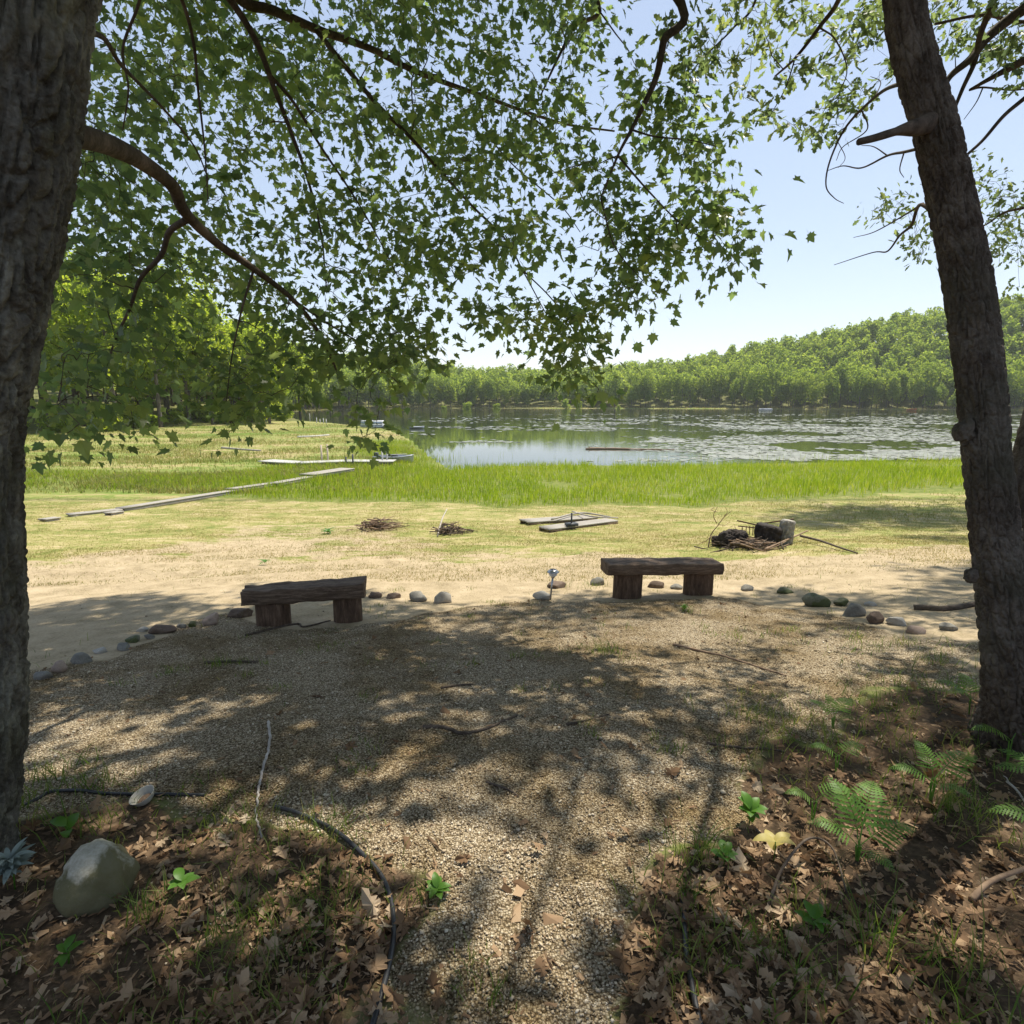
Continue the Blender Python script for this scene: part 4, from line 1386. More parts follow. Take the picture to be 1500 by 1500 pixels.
def gravel_stones():
    mb = MB()
    v, f = icosphere(1)
    n = 110000
    r = 1.0 * np.exp(rng.uniform(0, 1, n) ** .8 * np.log(9.5 / 1.0)); a = rng.uniform(-.85, .85, n)
    x, y = r * np.sin(a), r * np.cos(a)
    g, *_ = zone(x, y)
    ok = rng.random(n) < sstep(.3, .7, g) * .95 + .02 * (y < 8)
    x, y, r = x[ok], y[ok], r[ok]
    n = len(x)
    s = rng.gamma(5, .00057, n) * (1 + r * .1)
    P = onland(x, y); P[:, 2] += s * .25 + .002
    M = frames(rnd_dirs(n, 0) * [1, 1, .2], rnd_dirs(n, 2.2)) * s[:, None, None]
    sc = np.stack([rng.uniform(.7, 1.2, n), rng.uniform(.9, 1.6, n), rng.uniform(.5, .85, n)], 1)
    M = M * sc[:, None, :]
    v0 = v[:12]
    # octahedron-like low stones
    T = np.array([(1, 0, 0), (-1, 0, 0), (0, 1, 0), (0, -1, 0), (0, 0, 1), (0, 0, -1)], float)
    F = np.array([[0, 2, 4], [2, 1, 4], [1, 3, 4], [3, 0, 4], [2, 0, 5], [1, 2, 5], [3, 1, 5], [0, 3, 5]])
    Tn = T[None] * (1 + rng.normal(0, .18, (n, 6, 1)))
    scatter(mb, Tn, [F], P, M)
    tag(mb.build('gravel', MT['pebble'], smooth=True), 'pale pea gravel covering the clearing', 'gravel', kind='stuff')


gravel_stones()


def leaf_litter():
    mb = MB()
    n = 26000
    r = .9 * np.exp(rng.uniform(0, 1, n) * np.log(7.5 / .9)); a = rng.uniform(-1.0, 1.0, n)
    x, y = r * np.sin(a), r * np.cos(a)
    g, l, *_ = zone(x, y)
    cl = fbm2(x, y, 1.6, 3, 90)
    pr = l * (.12 + .88 * sstep(.4, .58, cl)) * .27
    pr = np.where(g > .5, .012, pr)
    pr *= np.where(y > 3.2, .5, 1)
    ok = rng.random(n) < pr
    x, y = x[ok], y[ok]; n = len(x)
    P = onland(x, y); P[:, 2] += rng.uniform(.004, .035, n)
    tip = rnd_dirs(n) * [1, 1, .25]; nr = rnd_dirs(n, 2.0)
    s = .026 + rng.gamma(2.2, .014, n); s = np.minimum(s, .095)
    T = np.repeat(DEADOAK[0][None], n, 0).copy()
    T[:, :, 1] -= .45
    T[:, :, 0] *= rng.uniform(.45, 1.25, n)[:, None]
    T[:, :, 2] *= rng.uniform(-2.2, 2.8, n)[:, None]
    T[:, :, 2] += (T[:, :, 0] * rng.normal(0, .9, n)[:, None]) * T[:, :, 1]
    T[:, :, 0] += rng.normal(0, .25, n)[:, None] * T[:, :, 1] ** 2
    T = T + rng.normal(0, .035, T.shape)
    scatter(mb, T, [DEADOAK[1]], P, frames(tip, nr) * s[:, None, None])
    # needles, twigs and crumbs among them
    m = 34000
    r = .9 * np.exp(rng.uniform(0, 1, m) * np.log(8 / .9)); a = rng.uniform(-1.0, 1.0, m)
    x, y = r * np.sin(a), r * np.cos(a)
    g, l, *_ = zone(x, y)
    ok = rng.random(m) < np.where(g > .5, .07, l)
    x, y = x[ok], y[ok]; m = len(x)
    P = onland(x, y); P[:, 2] += .006
    T = np.array([(-.07, -.5, 0), (.07, -.5, 0), (.05, .5, .0), (-.05, .5, .0), (0, 0, .08)])
    T = np.repeat(T[None], m, 0); T[:, :, 0] *= np.where(rng.random(m) < .5, rng.uniform(2, 5, m), 1)[:, None]; T += rng.normal(0, .07, T.shape)
    F = [np.array([[0, 1, 4], [1, 2, 4], [2, 3, 4], [3, 0, 4]])]
    scatter(mb, T, F, P, frames(rnd_dirs(m) * [1, 1, .2], rnd_dirs(m, 3)) * (.008 + rng.gamma(2, .008, m))[:, None, None])
    tag(mb.build('leaf_litter', MT['dead_leaf'], smooth=False), 'brown fallen oak leaves and twigs on the ground', 'leaf litter', kind='stuff')


leaf_litter()


# ------------------------------------------------------------------ rocks
def rock(u, v, w, h, mat, label, name='edging_stone', cat='stone', group='stones edging the gravel clearing', seed=None, deep=None, lims=(.55, .8)):
    p = ground(u, v)
    dep = depth_of(p); k = dep / FOC
    rs = 1.0 if w > 60 else .88; sx = w * k / 2 * .93 * rs; sz = h * k / 2 * .98 * rs; sy = (deep or .8) * sx
    vv, f = icosphere(4 if w > 60 else 3)
    o = (seed or u) * .37
    q = vv * (1 + (.9 if lims[0] < .7 else .6) * (fbm(vv * 1.2 + o, 2) - .5) + (.3 if lims[0] < .7 else .26) * (fbm(vv * 3.5 + o, 3) - .5))[:, None]
    # flattened facets
    for dd in rnd_dirs(9):
        s = q @ dd; lim = rng.uniform(*lims)
        q = q - np.maximum(0, s - lim)[:, None] * dd * .85
    q = q / np.abs(q).max(0)
    q = q * [sx, sy, sz * 1.25]
    loc = np.array([p[0], p[1] + sy * .8, 0]); loc[2] = hz(loc[0], loc[1]) 
    q[:, 2] += sz * .55
    mb = MB(); mb.add(q + loc, f)
    ob = mb.build(name, MT[mat], loc=loc)
    return tag(ob, label, cat, group)


rock(112, 1342, 112, 96, 'boulder', 'large pale round boulder with mossy lower half beside the left trunk', 'boulder', 'boulder', None, 3, .95, (1.15, 1.3))
ROCKS = [
    (57, 996, 30, 20, 'rock_grey', 'grey green stone touching the left trunk, first of the edging row'),
    (82, 986, 27, 22, 'rock_pink', 'pinkish tan stone second from the left trunk in the edging row'),
    (112, 973, 34, 21, 'rock_grey', 'grey domed stone right of the pinkish tan one near the left trunk'),
    (143, 958, 28, 10, 'rock_pale', 'flat pale stone in the left edging row after the grey domed one'),
    (176, 953, 30, 12, 'rock_grey', 'low grey slab stone in the middle of the left edging row'),
    (191, 942, 28, 14, 'rock_moss', 'mossy oval stone behind the low grey slab in the left row'),
    (216, 937, 18, 10, 'rock_grey', 'small round stone in front of the long dark stone'),
    (206, 926, 20, 9, 'rock_pale', 'small pale stone at the left end of the long dark stone'),
    (233, 929, 46, 17, 'rock_brown', 'long dark loaf shaped stone in the left edging row'),
    (262, 921, 20, 9, 'rock_grey', 'small grey stone at the right end of the long dark stone'),
    (280, 919, 17, 14, 'rock_moss', 'small mossy stone just left of the white pink stone'),
    (304, 917, 30, 22, 'rock_pink', 'bright whitish pink stone left of the left bench'),
    (343, 905, 46, 19, 'rock_brown', 'dark flat stone beside the left leg of the left bench'),
    (549, 877, 26, 13, 'rock_brown', 'dark brown stone just right of the left bench'),
    (575, 877, 27, 10, 'rock_brown', 'second dark brown stone right of the left bench, lower and flatter'),
    (609, 882, 40, 18, 'rock_grey', 'broad grey stone between the dark brown stones and the round pale one'),
    (650, 884, 38, 23, 'rock_pale', 'round pale grey stone midway between the two benches'),
    (795, 879, 36, 15, 'rock_pale', 'white sunlit stone at the foot of the path light'),
    (815, 862, 38, 13, 'rock_brown', 'brown flat stone behind the path light'),
    (878, 858, 30, 14, 'rock_grey', 'grey stone at the left end of the right bench'),
    (962, 862, 32, 14, 'rock_brown', 'brown stone seen under the right bench seat, left one'),
    (992, 864, 26, 9, 'rock_grey', 'low grey stone seen under the right bench seat, right one'),
    (1096, 866, 26, 12, 'rock_grey', 'grey stone half sunk right of the right bench'),
    (1152, 870, 32, 12, 'rock_moss', 'mossy low stone between the right bench and the mossy mound'),
    (1203, 890, 52, 26, 'rock_moss', 'big dark mossy stone at the left of the right hand stone group'),
    (1236, 888, 26, 15, 'rock_moss', 'smaller mossy stone leaning on the big mossy one'),
    (1256, 904, 40, 26, 'rock_grey', 'angular grey stone in the right hand stone group'),
    (1278, 888, 20, 8, 'rock_pale', 'tiny pale stone behind the angular grey one on the right'),
    (1289, 914, 32, 25, 'rock_brown', 'dark rounded stone right of the angular grey one'),
    (1322, 917, 36, 14, 'rock_pale', 'pale low stone right of the dark rounded one'),
    (1346, 930, 34, 14, 'rock_pink', 'tan pale stone at the front right of the stone group'),
    (1395, 924, 30, 14, 'rock_grey', 'grey stone in the grass left of the oak trunk'),
]
for r_ in ROCKS:
    rock(*r_)


# ------------------------------------------------------------------ benches
def slab(mb, c, s, rz, rough, seg, taper=1.0, mat=0, roll=0):
    b = MB(); box(b, (0, 0, 0), s, 0, rough, seg)
    v = b.v[0]
    k = 1 + (taper - 1) * (.5 - v[:, 0] / s[0])
    v = v * np.stack([np.ones(len(v)), k, np.ones(len(v))], 1)
    # rounded long edges
    yy = v[:, 1] / (s[1] / 2); zz_ = v[:, 2] / (s[2] / 2)
    e = np.clip(np.abs(yy) - .6, 0, 1) * np.clip(np.abs(zz_) - .4, 0, 1)
    v[:, 1] *= 1 - .3 * e; v[:, 2] *= 1 - .3 * e
    v[:, 2] += v[:, 1] * math.tan(roll)
    ca, sa = math.cos(rz), math.sin(rz)
    v = np.stack([v[:, 0] * ca - v[:, 1] * sa, v[:, 0] * sa + v[:, 1] * ca, v[:, 2]], 1) + c
    mb.add(v, *b.f, mat=mat)


def bench(name, label, pl, pr, top_l, top_r, thick, wid, taper, legs, over, leg_top):
    """pl, pr: front foot pixels; top_l/r: pixels of the seat's front top edge"""
    a, b = ground(*pl), ground(*pr)
    ax = norm((b - a)[:2]); rz = math.atan2(ax[1], ax[0]); nrm2 = np.array([-ax[1], ax[0]])
    def on_front(u, v):         # on the vertical plane of the front faces
        d = ray(u, v); o = np.array([0, 0, EYE])
        t = ((a[:2] - o[:2]) @ nrm2) / (d[:2] @ nrm2)
        return o + d * t
    A, B = on_front(*top_l), on_front(*top_r)
    t = thing(name, label, 'bench', ((A[0] + B[0]) / 2, (A[1] + B[1]) / 2, min(a[2], b[2])), rz, 'log benches')
    inv = np.array([[math.cos(rz), math.sin(rz), 0], [-math.sin(rz), math.cos(rz), 0], [0, 0, 1]])
    o = np.array(t.location)
    loc = lambda p: inv @ (np.asarray(p) - o)
    la, lb_ = loc(A), loc(B)
    ln = np.linalg.norm(lb_ - la); tilt = math.atan2(lb_[2] - la[2], lb_[0] - la[0])
    sb = MB()
    slab(sb, np.zeros(3), (ln, wid, thick), 0, .026, (60, 14, 8), taper)
    v = sb.v[0]; c, s = math.cos(tilt), math.sin(tilt)
    v = np.stack([v[:, 0] * c - v[:, 2] * s, v[:, 1], v[:, 0] * s + v[:, 2] * c], 1)
    mid = (la + lb_) / 2
    sb.v[0] = v + [mid[0], -over + wid / 2, mid[2] - thick / 2]
    sb.build('seat', MT['bench_wood'], t)
    for (u0, u1, vb) in legs:
        p0, p1 = loc(on_front(u0, vb)), loc(on_front(u1, vb))
        w = p1[0] - p0[0]; cx = (p0[0] + p1[0]) / 2
        ztop = mid[2] - thick + (cx - mid[0]) * math.tan(tilt) + .012
        wx = o + np.array([math.cos(rz) * cx, math.sin(rz) * cx, 0])
        zb = hz(wx[0] - nrm2[0] * 0, wx[1]) - o[2] - .05
        lb2 = MB()
        n = 26; th = np.arange(n) * 2 * np.pi / n
        pts = spline([(cx, wid * .42, zb), (cx, wid * .42, (zb + ztop) / 2), (cx, wid * .42, ztop)], 12)
        dsp = lambda th_, s_, r_: .16 * r_ * (fbm(np.stack([np.cos(th_).ravel() * 2 + cx * 9, np.sin(th_).ravel() * 2, s_.ravel() * 1.5], 1), 3).reshape(th_.shape) - .5) + r_ * .12 * (np.abs(np.cos(2 * th_)) ** .5 - .7) * -1
        tube(lb2, pts, w / 2, n, disp=dsp)
        vv = lb2.v[0]; vv[:, 1] = (vv[:, 1] - wid * .42) * .72 + wid * .42
        lb2.v[0] = vv
        lb2.build('leg', MT['bench_leg_wood'], t)
    return t


bench('log_bench', 'dark log bench on two stump legs, left one, slightly turned, beside the stone row', (398, 919), (510, 913), (352, 867), (533, 853), .155, .30, .75, [(371, 424, 919), (486, 531, 913)], .05, 0)
bench('log_bench', 'dark log bench on two stump legs, right one, with the fire pit behind it', (925, 878), (1028, 873), (890, 826), (1058, 825), .15, .36, 1.0, [(903, 946, 878), (1008, 1051, 873)], .05, 0)


# ------------------------------------------------------------------ path light
def path_light():
    p = ground(806, 878)
    t = thing('path_light', 'small silver solar path light on a stake between the benches', 'lamp', p)
    k = depth_of(p) / FOC
    H = 46 * k
    mb = MB(); tube(mb, [(0, 0, -.05), (.012, 0, H * .35), (.028, 0, H * .72)], [.011, .012, .014], 10); mb.build('stake', MT['lamp_metal'], t)
    def lathe(prof, ns=24):
        m = MB(); pr = np.array(prof); n = len(pr); th = np.arange(ns) * 2 * np.pi / ns
        v = np.stack([pr[:, 0][:, None] * np.cos(th) + .03, pr[:, 0][:, None] * np.sin(th), np.repeat(pr[:, 1][:, None], ns, 1)], -1).reshape(-1, 3)
        i = np.arange(n - 1)[:, None] * ns; j = np.arange(ns)[None]; j2 = (j + 1) % ns
        m.add(v, np.stack([i + j, i + j2, i + ns + j2, i + ns + j], -1).reshape(-1, 4)); return m
    lathe([(.001, H * .70), (.02, H * .71), (.03, H * .76), (.03, H * .77)]).build('collar', MT['lamp_metal'], t)
    lathe([(.03, H * .76), (.05, H * .80), (.056, H * .87), (.052, H * .9)]).build('lens', MT['lamp_lens'], t)
    lathe([(.052, H * .895), (.078, H * .9), (.08, H * .92), (.05, H * .97), (.04, H * .985), (.001, H * .99)]).build('cap', MT['lamp_metal'], t)
    lathe([(.036, H * .991), (.034, H * .998), (.001, H)]).build('solar_panel', MT['lamp_panel'], t)
path_light()


# ------------------------------------------------------------------ sticks and hoses
def lying(name, pts, r0, r1, mat, label, cat, lift=.0, group=None, sub=None, ns=7, wob=.0):
    P = []
    for q in pts:
        p = ground(q[0], q[1]); p[2] += (q[2] if len(q) > 2 else 0) + lift
        P.append(p)
    p = spline(P, max(10, 7 * len(P)))
    zz = hgt(p[:, 0], p[:, 1])
    r = np.linspace(r0, r1, len(p))
    p[:, 2] = np.maximum(p[:, 2], zz + r * .6)
    p[1:-1] += rng.normal(0, wob, (len(p) - 2, 3)) * [1, 1, .3]
    mb = MB(); tube(mb, p, r, ns)
    for (i, dx, dy, dz, ln) in (sub or []):
        a = p[int(i * (len(p) - 1))]
        d = np.array([dx, dy, dz]) * ln
        tube(mb, [a, a + d * .5 + [0, 0, .01], a + d], [r0 * .55, r0 * .4, r1 * .5], 5)
    return tag(mb.build(name, MT[mat], loc=p[0]), label, cat, group)


lying('stick', [(393, 1058), (396, 1085), (388, 1120), (380, 1150), (377, 1175), (376, 1200), (384, 1230)], .008, .004, 'pale_stick', 'bleached white stick lying toward the camera on the gravel', 'stick', .006, wob=.003)
lying('stick', [(620, 1066), (655, 1068), (680, 1076), (720, 1066), (758, 1049)], .012, .007, 'stick', 'dark bent branch lying in the middle of the gravel', 'stick', .008, sub=[(.45, .6, -.3, .1, .12)], wob=.003)
lying('stick', [(986, 945), (1040, 958), (1110, 978), (1152, 991)], .012, .006, 'tan_stick', 'long straight reddish stick on the sunlit gravel before the right bench', 'stick', .008, wob=.003)
lying('stick', [(300, 972), (340, 970), (378, 971)], .012, .008, 'stick', 'straight dark stick on the gravel in front of the left bench', 'stick', .008)
lying('stick', [(646, 1009), (668, 1005), (692, 1003)], .009, .006, 'stick', 'short dark twig in mid gravel, above the bent branch', 'twig', .006)
lying('stick', [(1035, 1090), (1080, 1096), (1120, 1098), (1150, 1102)], .008, .004, 'stick', 'thin dark twig at the right edge of the gravel', 'twig', .006, wob=.003)
lying('stick', [(360, 932), (400, 922), (436, 915), (446, 919), (484, 910)], .014, .008, 'stick', 'crooked stick under the left bench', 'stick', .008)
lying('stick', [(1102, 1212), (1130, 1240), (1160, 1272)], .006, .004, 'stick', 'brown twig in the litter below the yellow seedling', 'twig', .008)
lying('stick', [(1125, 1330), (1145, 1290, .05), (1180, 1264, .1), (1215, 1275, .09), (1240, 1312)], .006, .003, 'stick', 'arched thin twig bowing above the leaf litter on the right', 'twig', .01)
lying('stick', [(1422, 1322), (1450, 1305, .03), (1505, 1290, .05)], .011, .008, 'tan_stick', 'tan branch on the sunlit leaves at the right edge', 'stick', .012)
lying('stick', [(1472, 1160, .05), (1488, 1172, .04), (1510, 1192)], .006, .004, 'pale_stick', 'white forked twig at the right edge below the oak', 'twig', .008, sub=[(.1, -.3, .4, .5, .05)])
lying('stick', [(830, 1062), (860, 1056), (893, 1047)], .008, .004, 'stick', 'short brown twig on the gravel right of the bent branch', 'twig', .006)
lying('stick', [(712, 1146), (745, 1158), (760, 1168)], .006, .004, 'stick', 'thin bent twig on the gravel below the bent branch', 'twig', .005)
lying('log', [(1338, 893), (1385, 894), (1440, 886)], .035, .03, 'stick', 'mossy fallen log lying behind the right stone group', 'log', .01)
lying('log', [(325, 657), (350, 659), (382, 661)], .1, .07, 'grey_wood', 'short grey driftwood log on the dry meadow', 'log', .05)
lying('plank', [(436, 641), (458, 640), (482, 638)], .11, .09, 'pale_wood', 'long pale driftwood pole far out on the meadow', 'log', .05)
lying('hose', [(404, 1186), (440, 1197), (490, 1221), (530, 1255), (560, 1290), (574, 1330), (577, 1370), (572, 1410), (560, 1460), (545, 1512)], .009, .009, 'hose', 'black hose curving along the left edge of the gravel to the bottom', 'hose', .016, ns=10)
lying('hose', [(35, 1182), (58, 1170), (82, 1160), (150, 1163), (220, 1165), (300, 1166)], .008, .008, 'hose', 'black hose behind the white bowl on the left', 'hose', .004, ns=10)
lying('hose', [(998, 1308), (1002, 1360), (1006, 1410), (1017, 1470), (1026, 1512)], .009, .009, 'hose', 'black hose running down the right edge of the gravel', 'hose', .016, ns=10)


# ------------------------------------------------------------------ small bowl
def bowl():
    p = ground(203, 1186)
    k = depth_of(p) / FOC
    rr = 17 * k
    pr = np.array([(.001, 0), (.55, .02), (.8, .25), (1.0, .72), (1.02, .78), (.94, .72), (.75, .3), (.5, .12), (.001, .1)]) * rr
    ns = 32; th = np.arange(ns) * 2 * np.pi / ns
    v = np.stack([pr[:, 0][:, None] * np.cos(th), pr[:, 0][:, None] * np.sin(th), np.repeat(pr[:, 1][:, None], ns, 1)], -1).reshape(-1, 3)
    n = len(pr); i = np.arange(n - 1)[:, None] * ns; j = np.arange(ns)[None]; j2 = (j + 1) % ns
    mb = MB(); mb.add(v, np.stack([i + j, i + j2, i + ns + j2, i + ns + j], -1).reshape(-1, 4))
    o = thing('bowl', 'small off white bowl tilted on the ground behind the boulder', 'bowl', (p[0], p[1] + rr, p[2] + .004))
    o.rotation_euler = (R(12), R(-14), 0)
    mb.build('shell', MT['bowl'], o)
    mb = MB(); vv, f = icosphere(2)
    mb.add(vv * [.62 * rr, .6 * rr, .1 * rr] + [.05 * rr, 0, .24 * rr], f); mb.add(vv * [.2 * rr, .26 * rr, .1 * rr] + [.1 * rr, -.2 * rr, .34 * rr], f)
    mb.build('soil', MT['tan_stick'], o)
bowl()


# ------------------------------------------------------------------ plants
def frond_mesh(length, npairs, width, arch, seed):
    g = np.random.default_rng(seed)
    mb = MB()
    s = np.linspace(0, 1, 26)
    rach = np.stack([np.zeros(26), s * length * (1 - .12 * s), arch * length * np.sin(s * 2.4) * .6 - .12 * length * s * s], 1)
    tube(mb, rach, np.linspace(.003, .0007, 26) * (length / .35), 4)
    def P(t): return np.array([np.interp(t, s, rach[:, k]) for k in range(3)])
    for i in range(npairs):
        t = .2 + .79 * (i / (npairs - 1)) ** .95
        w = width * length * (1 - t) ** .8 * (.75 + .25 * min(1, t * 5)) + .012 * length
        a = P(t); fw = norm(P(min(1, t + .02)) - P(t - .02))
        for sd in (-1, 1):
            d = norm(np.array([sd, .0, 0]) + fw * (.35 + .3 * t) + [0, 0, -.12 + g.normal(0, .08)])
            n = norm(np.cross(d, fw) * sd * -1); n = n if n[2] > 0 else -n
            e = norm(np.cross(n, d))
            m = 9
            V = [a]; F = []
            q = np.linspace(0, 1, m)
            prof = np.sin(np.clip(q * .9 + .1, 0, 1) * np.pi) ** .6 * min(w * .17, length * .021)
            prof = prof * np.where(np.arange(m) % 2 == 0, .45, 1.15)
            prof[-1] = 0.0005
            drop = -.12 * w * q ** 2
            mid = a + d * (q * w)[:, None] + np.array([0, 0, 1.]) * drop[:, None]
            L1 = mid + e * prof[:, None] + d * (.03 * w); L2 = mid - e * prof[:, None] + d * (.03 * w)
            v = np.vstack([mid, L1, L2])
            k = np.arange(m - 1)
            F = np.vstack([np.stack([k, k + 1, m + k + 1, m + k], 1), np.stack([k + 1, k, 2 * m + k, 2 * m + k + 1], 1)])
            mb.add(v, F)
    return mb


def fern(u, v, label, fronds, scale=.86):
    p = ground(u, v)
    t = thing('fern', label, 'fern', p, 0, 'ferns under the oak')
    for i, (az, ln, pit, up) in enumerate(fronds):
        mb = frond_mesh(ln * scale, 15, .36, .45, int(u) + i)
        vv = np.concatenate(mb.v); mb.v = [vv]
        fs = mb.f
        a = R(az); pt = R(pit)
        x = vv[:, 0]; y = vv[:, 1] * math.cos(pt) - vv[:, 2] * math.sin(pt); z = vv[:, 1] * math.sin(pt) + vv[:, 2] * math.cos(pt)
        mb.v = [np.stack([x * math.cos(a) + y * math.sin(a), -x * math.sin(a) + y * math.cos(a), z + up * scale], 1)]
        tube(mb, [(0, 0, -.02), (math.sin(a) * .01, math.cos(a) * .01, up * scale)], [.004, .003], 5)
        mb.build('frond', MT['fern'], t, smooth=False)
    return t


fern(1362, 1178, 'sunlit bright green fern right of centre under the oak', [(75, .34, 12, .15), (-5, .24, 35, .15), (-70, .24, 5, .13), (150, .2, 5, .12)])
fern(1255, 1262, 'big mid green fern with upright fronds in the shade, lowest of the group', [(-15, .34, 42, .08), (40, .38, 22, .1), (85, .32, 10, .08), (-70, .26, 12, .08), (160, .2, 5, .06)])
fern(1190, 1205, 'blue green fern with two flat fronds left of the big fern', [(-85, .18, 10, .12), (80, .24, 8, .12)])
fern(1225, 1130, 'small dull fern near the gravel edge, furthest left of the upper ones', [(-80, .2, 10, .1), (70, .24, 0, .1)])
fern(1475, 1120, 'bright fern frond cluster at the right edge below the oak trunk', [(-80, .26, 8, .16), (60, .3, 5, .16)])
fern(1535, 1190, 'fern reaching in from the right edge, half out of frame', [(-75, .32, 10, .14), (-30, .3, 15, .14), (60, .3, 5, .14)])
fern(1540, 1250, 'darker fern at the right edge under the one reaching in', [(-65, .3, 4, .1), (-110, .26, 0, .1)])
fern(1420, 1045, 'soft green fern at the foot of the oak, left side', [(-70, .3, 20, .1), (-100, .26, 10, .12), (10, .26, 30, .1)])
fern(1220, 1065, 'small fern in the grass between gravel and oak', [(-60, .22, 25, .06), (60, .25, 15, .08), (0, .2, 40, .06)])
fern(1515, 1075, 'shaded fern frond in front of the oak trunk base', [(-85, .3, 12, .18)])


def broadleaf(name, u, v, label, cat, n, ln, wd, mat, up=.1, pit=25, stem=True, group=None, spread=1.0):
    p = ground(u, v)
    t = thing(name, label, cat, p, 0, group)
    k = 9
    s = np.linspace(0, 1, k)
    w = np.sin(np.clip(s, 0, 1) ** .8 * np.pi) ** .8 * wd * ln / 2 + .0006
    for i in range(n):
        a = i * 2.4 + rng.uniform(-.3, .3); pt = R(pit + rng.uniform(-16, 16)); l = ln * rng.uniform(.75, 1.15)
        y = s * l; z = .25 * l * np.sin(s * 2.6) * .6 - .1 * l * s * s
        Y = y * math.cos(pt) - z * math.sin(pt); Z = y * math.sin(pt) + z * math.cos(pt) + up * rng.uniform(.5, 1.1)
        mid = np.stack([np.zeros(k), Y, Z], 1)
        ww = (w * l / ln)
        Lf = mid + np.stack([ww, 0 * ww, ww * .25], 1); Rt = mid + np.stack([-ww, 0 * ww, ww * .25], 1)
        vv = np.vstack([mid, Lf, Rt])
        c, q = math.cos(a), math.sin(a)
        vv = np.stack([vv[:, 0] * c + vv[:, 1] * q, -vv[:, 0] * q + vv[:, 1] * c, vv[:, 2]], 1)
        kk = np.arange(k - 1)
        mb = MB(); mb.add(vv, np.vstack([np.stack([kk, kk + 1, k + kk + 1, k + kk], 1), np.stack([kk + 1, kk, 2 * k + kk, 2 * k + kk + 1], 1)]))
        mb.build('leaf', MT[mat], t)
    if stem:
        mb = MB(); tube(mb, [(0, 0, -.01), (.004, .003, up * .6), (0, 0, up)], [.003, .0025, .002], 5); mb.build('stem', MT['herb'], t)
    return t


broadleaf('seedling', 1133, 1262, 'yellow three leaved seedling in the litter right of the gravel', 'seedling', 4, .085, .5, 'yellow_leaf', .09, 5)
broadleaf('herb_plant', 1097, 1210, 'small bushy green plant at the right gravel edge', 'plant', 14, .07, .6, 'herb', .08, 25)
broadleaf('herb_plant', 1060, 1268, 'little bright green plant beside the grass tuft at the gravel edge', 'plant', 7, .06, .6, 'herb', .05, 20)
broadleaf('herb_plant', 100, 1228, 'single pair of round green leaves between trunk and boulder', 'plant', 3, .07, .75, 'herb', .06, 15)
broadleaf('herb_plant', 268, 1308, 'small light green sprout in the brown leaves right of the boulder', 'plant', 6, .055, .55, 'herb', .05, 15)
broadleaf('herb_plant', 1190, 1370, 'small green sprout on the litter at lower right', 'plant', 6, .06, .5, 'herb', .06, 20)
broadleaf('herb_plant', 640, 1312, 'dark green weed growing in the gravel, right of the hose', 'plant', 12, .05, .5, 'herb', .03, 20)
broadleaf('herb_plant', 100, 1410, 'green leafy sprig among leaves at lower left', 'plant', 5, .05, .5, 'herb', .05, 15)
broadleaf('silver_plant', 22, 1305, 'silvery grey leaved plant at the foot of the left trunk', 'plant', 70, .075, .26, 'silver_leaf', .12, 25)
broadleaf('herb_plant', 480, 782, 'spreading weed with long leaves on the sunlit sand at left', 'plant', 16, .24, .22, 'herb', .06, 12)
broadleaf('herb_plant', 388, 827, 'small weed on the sandy ground behind the left bench', 'plant', 12, .13, .24, 'herb', .05, 14)
broadleaf('herb_plant', 1002, 897, 'small bright green weed in front of the right bench', 'plant', 9, .06, .4, 'herb', .06, 40)


# ------------------------------------------------------------------ brush piles
def brush(u, v, wpx, hpx, label, name='brush_pile', n=95, pale=.5, cat='brush pile', group='brush piles on the grass'):
    p = ground(u, v); k = depth_of(p) / FOC
    W, H = wpx * k, hpx * k
    mb = MB()
    for i in range(n):
        a = rng.normal(0, .7); l = W * rng.uniform(.12, .55)
        c = np.array([rng.normal(0, W * .2), rng.normal(0, W * .16) + W * .25, 0])
        hh = H * .62 * max(0, 1 - (c[0] / (W * .5)) ** 2) * rng.uniform(.1, 1)
        d = np.array([math.cos(a), math.sin(a), rng.normal(0, .12)])
        g = hz(p[0] + c[0], p[1] + c[1]) - p[2]
        c[2] = g + hh + .02
        bnd = rng.normal(0, .05 * l, 3)
        tube(mb, spline([c - d * l / 2, c + bnd, c + d * l / 2], 5), np.linspace(1, .5, 5) * rng.uniform(.007, .02), 4, mat=int(rng.random() < pale))
    o = mb.build(name, [MT['stick'], MT['tan_stick']])
    o.location = p
    return tag(o, label, cat, group)


brush(552, 778, 70, 22, 'wide low heap of greyish twigs on the grass, left one of two', pale=.6)
b2 = brush(660, 783, 56, 18, 'smaller dark twig heap on the grass with one pale stick leaning on it', pale=.35)
lying('stick', [(641, 786), (648, 775, .25), (655, 764, .35)], .02, .014, 'pale_stick', 'pale stick leaning on the smaller twig heap', 'stick', .01)


# ------------------------------------------------------------------ dock panels on the grass
def plank_box(mb, a, b, w, th, nb=4, gap=.012, mat=0, seg=8):
    """boards laid side by side along a line a-b (both at mid height)"""
    a, b = np.asarray(a), np.asarray(b)
    d = b - a; ln = np.linalg.norm(d); rz = math.atan2(d[1], d[0]); tz = math.atan2(d[2], math.hypot(d[0], d[1]))
    bw = w / nb
    nn = np.array([-math.sin(rz), math.cos(rz), 0])
    for i in range(nb):
        c = (a + b) / 2 + nn * ((i + .5) * bw - w / 2)
        box(mb, c, (ln + rng.uniform(-.03, .03), bw - gap, th), rz, .004, (seg, 1, 1), mat, (tz, 0))


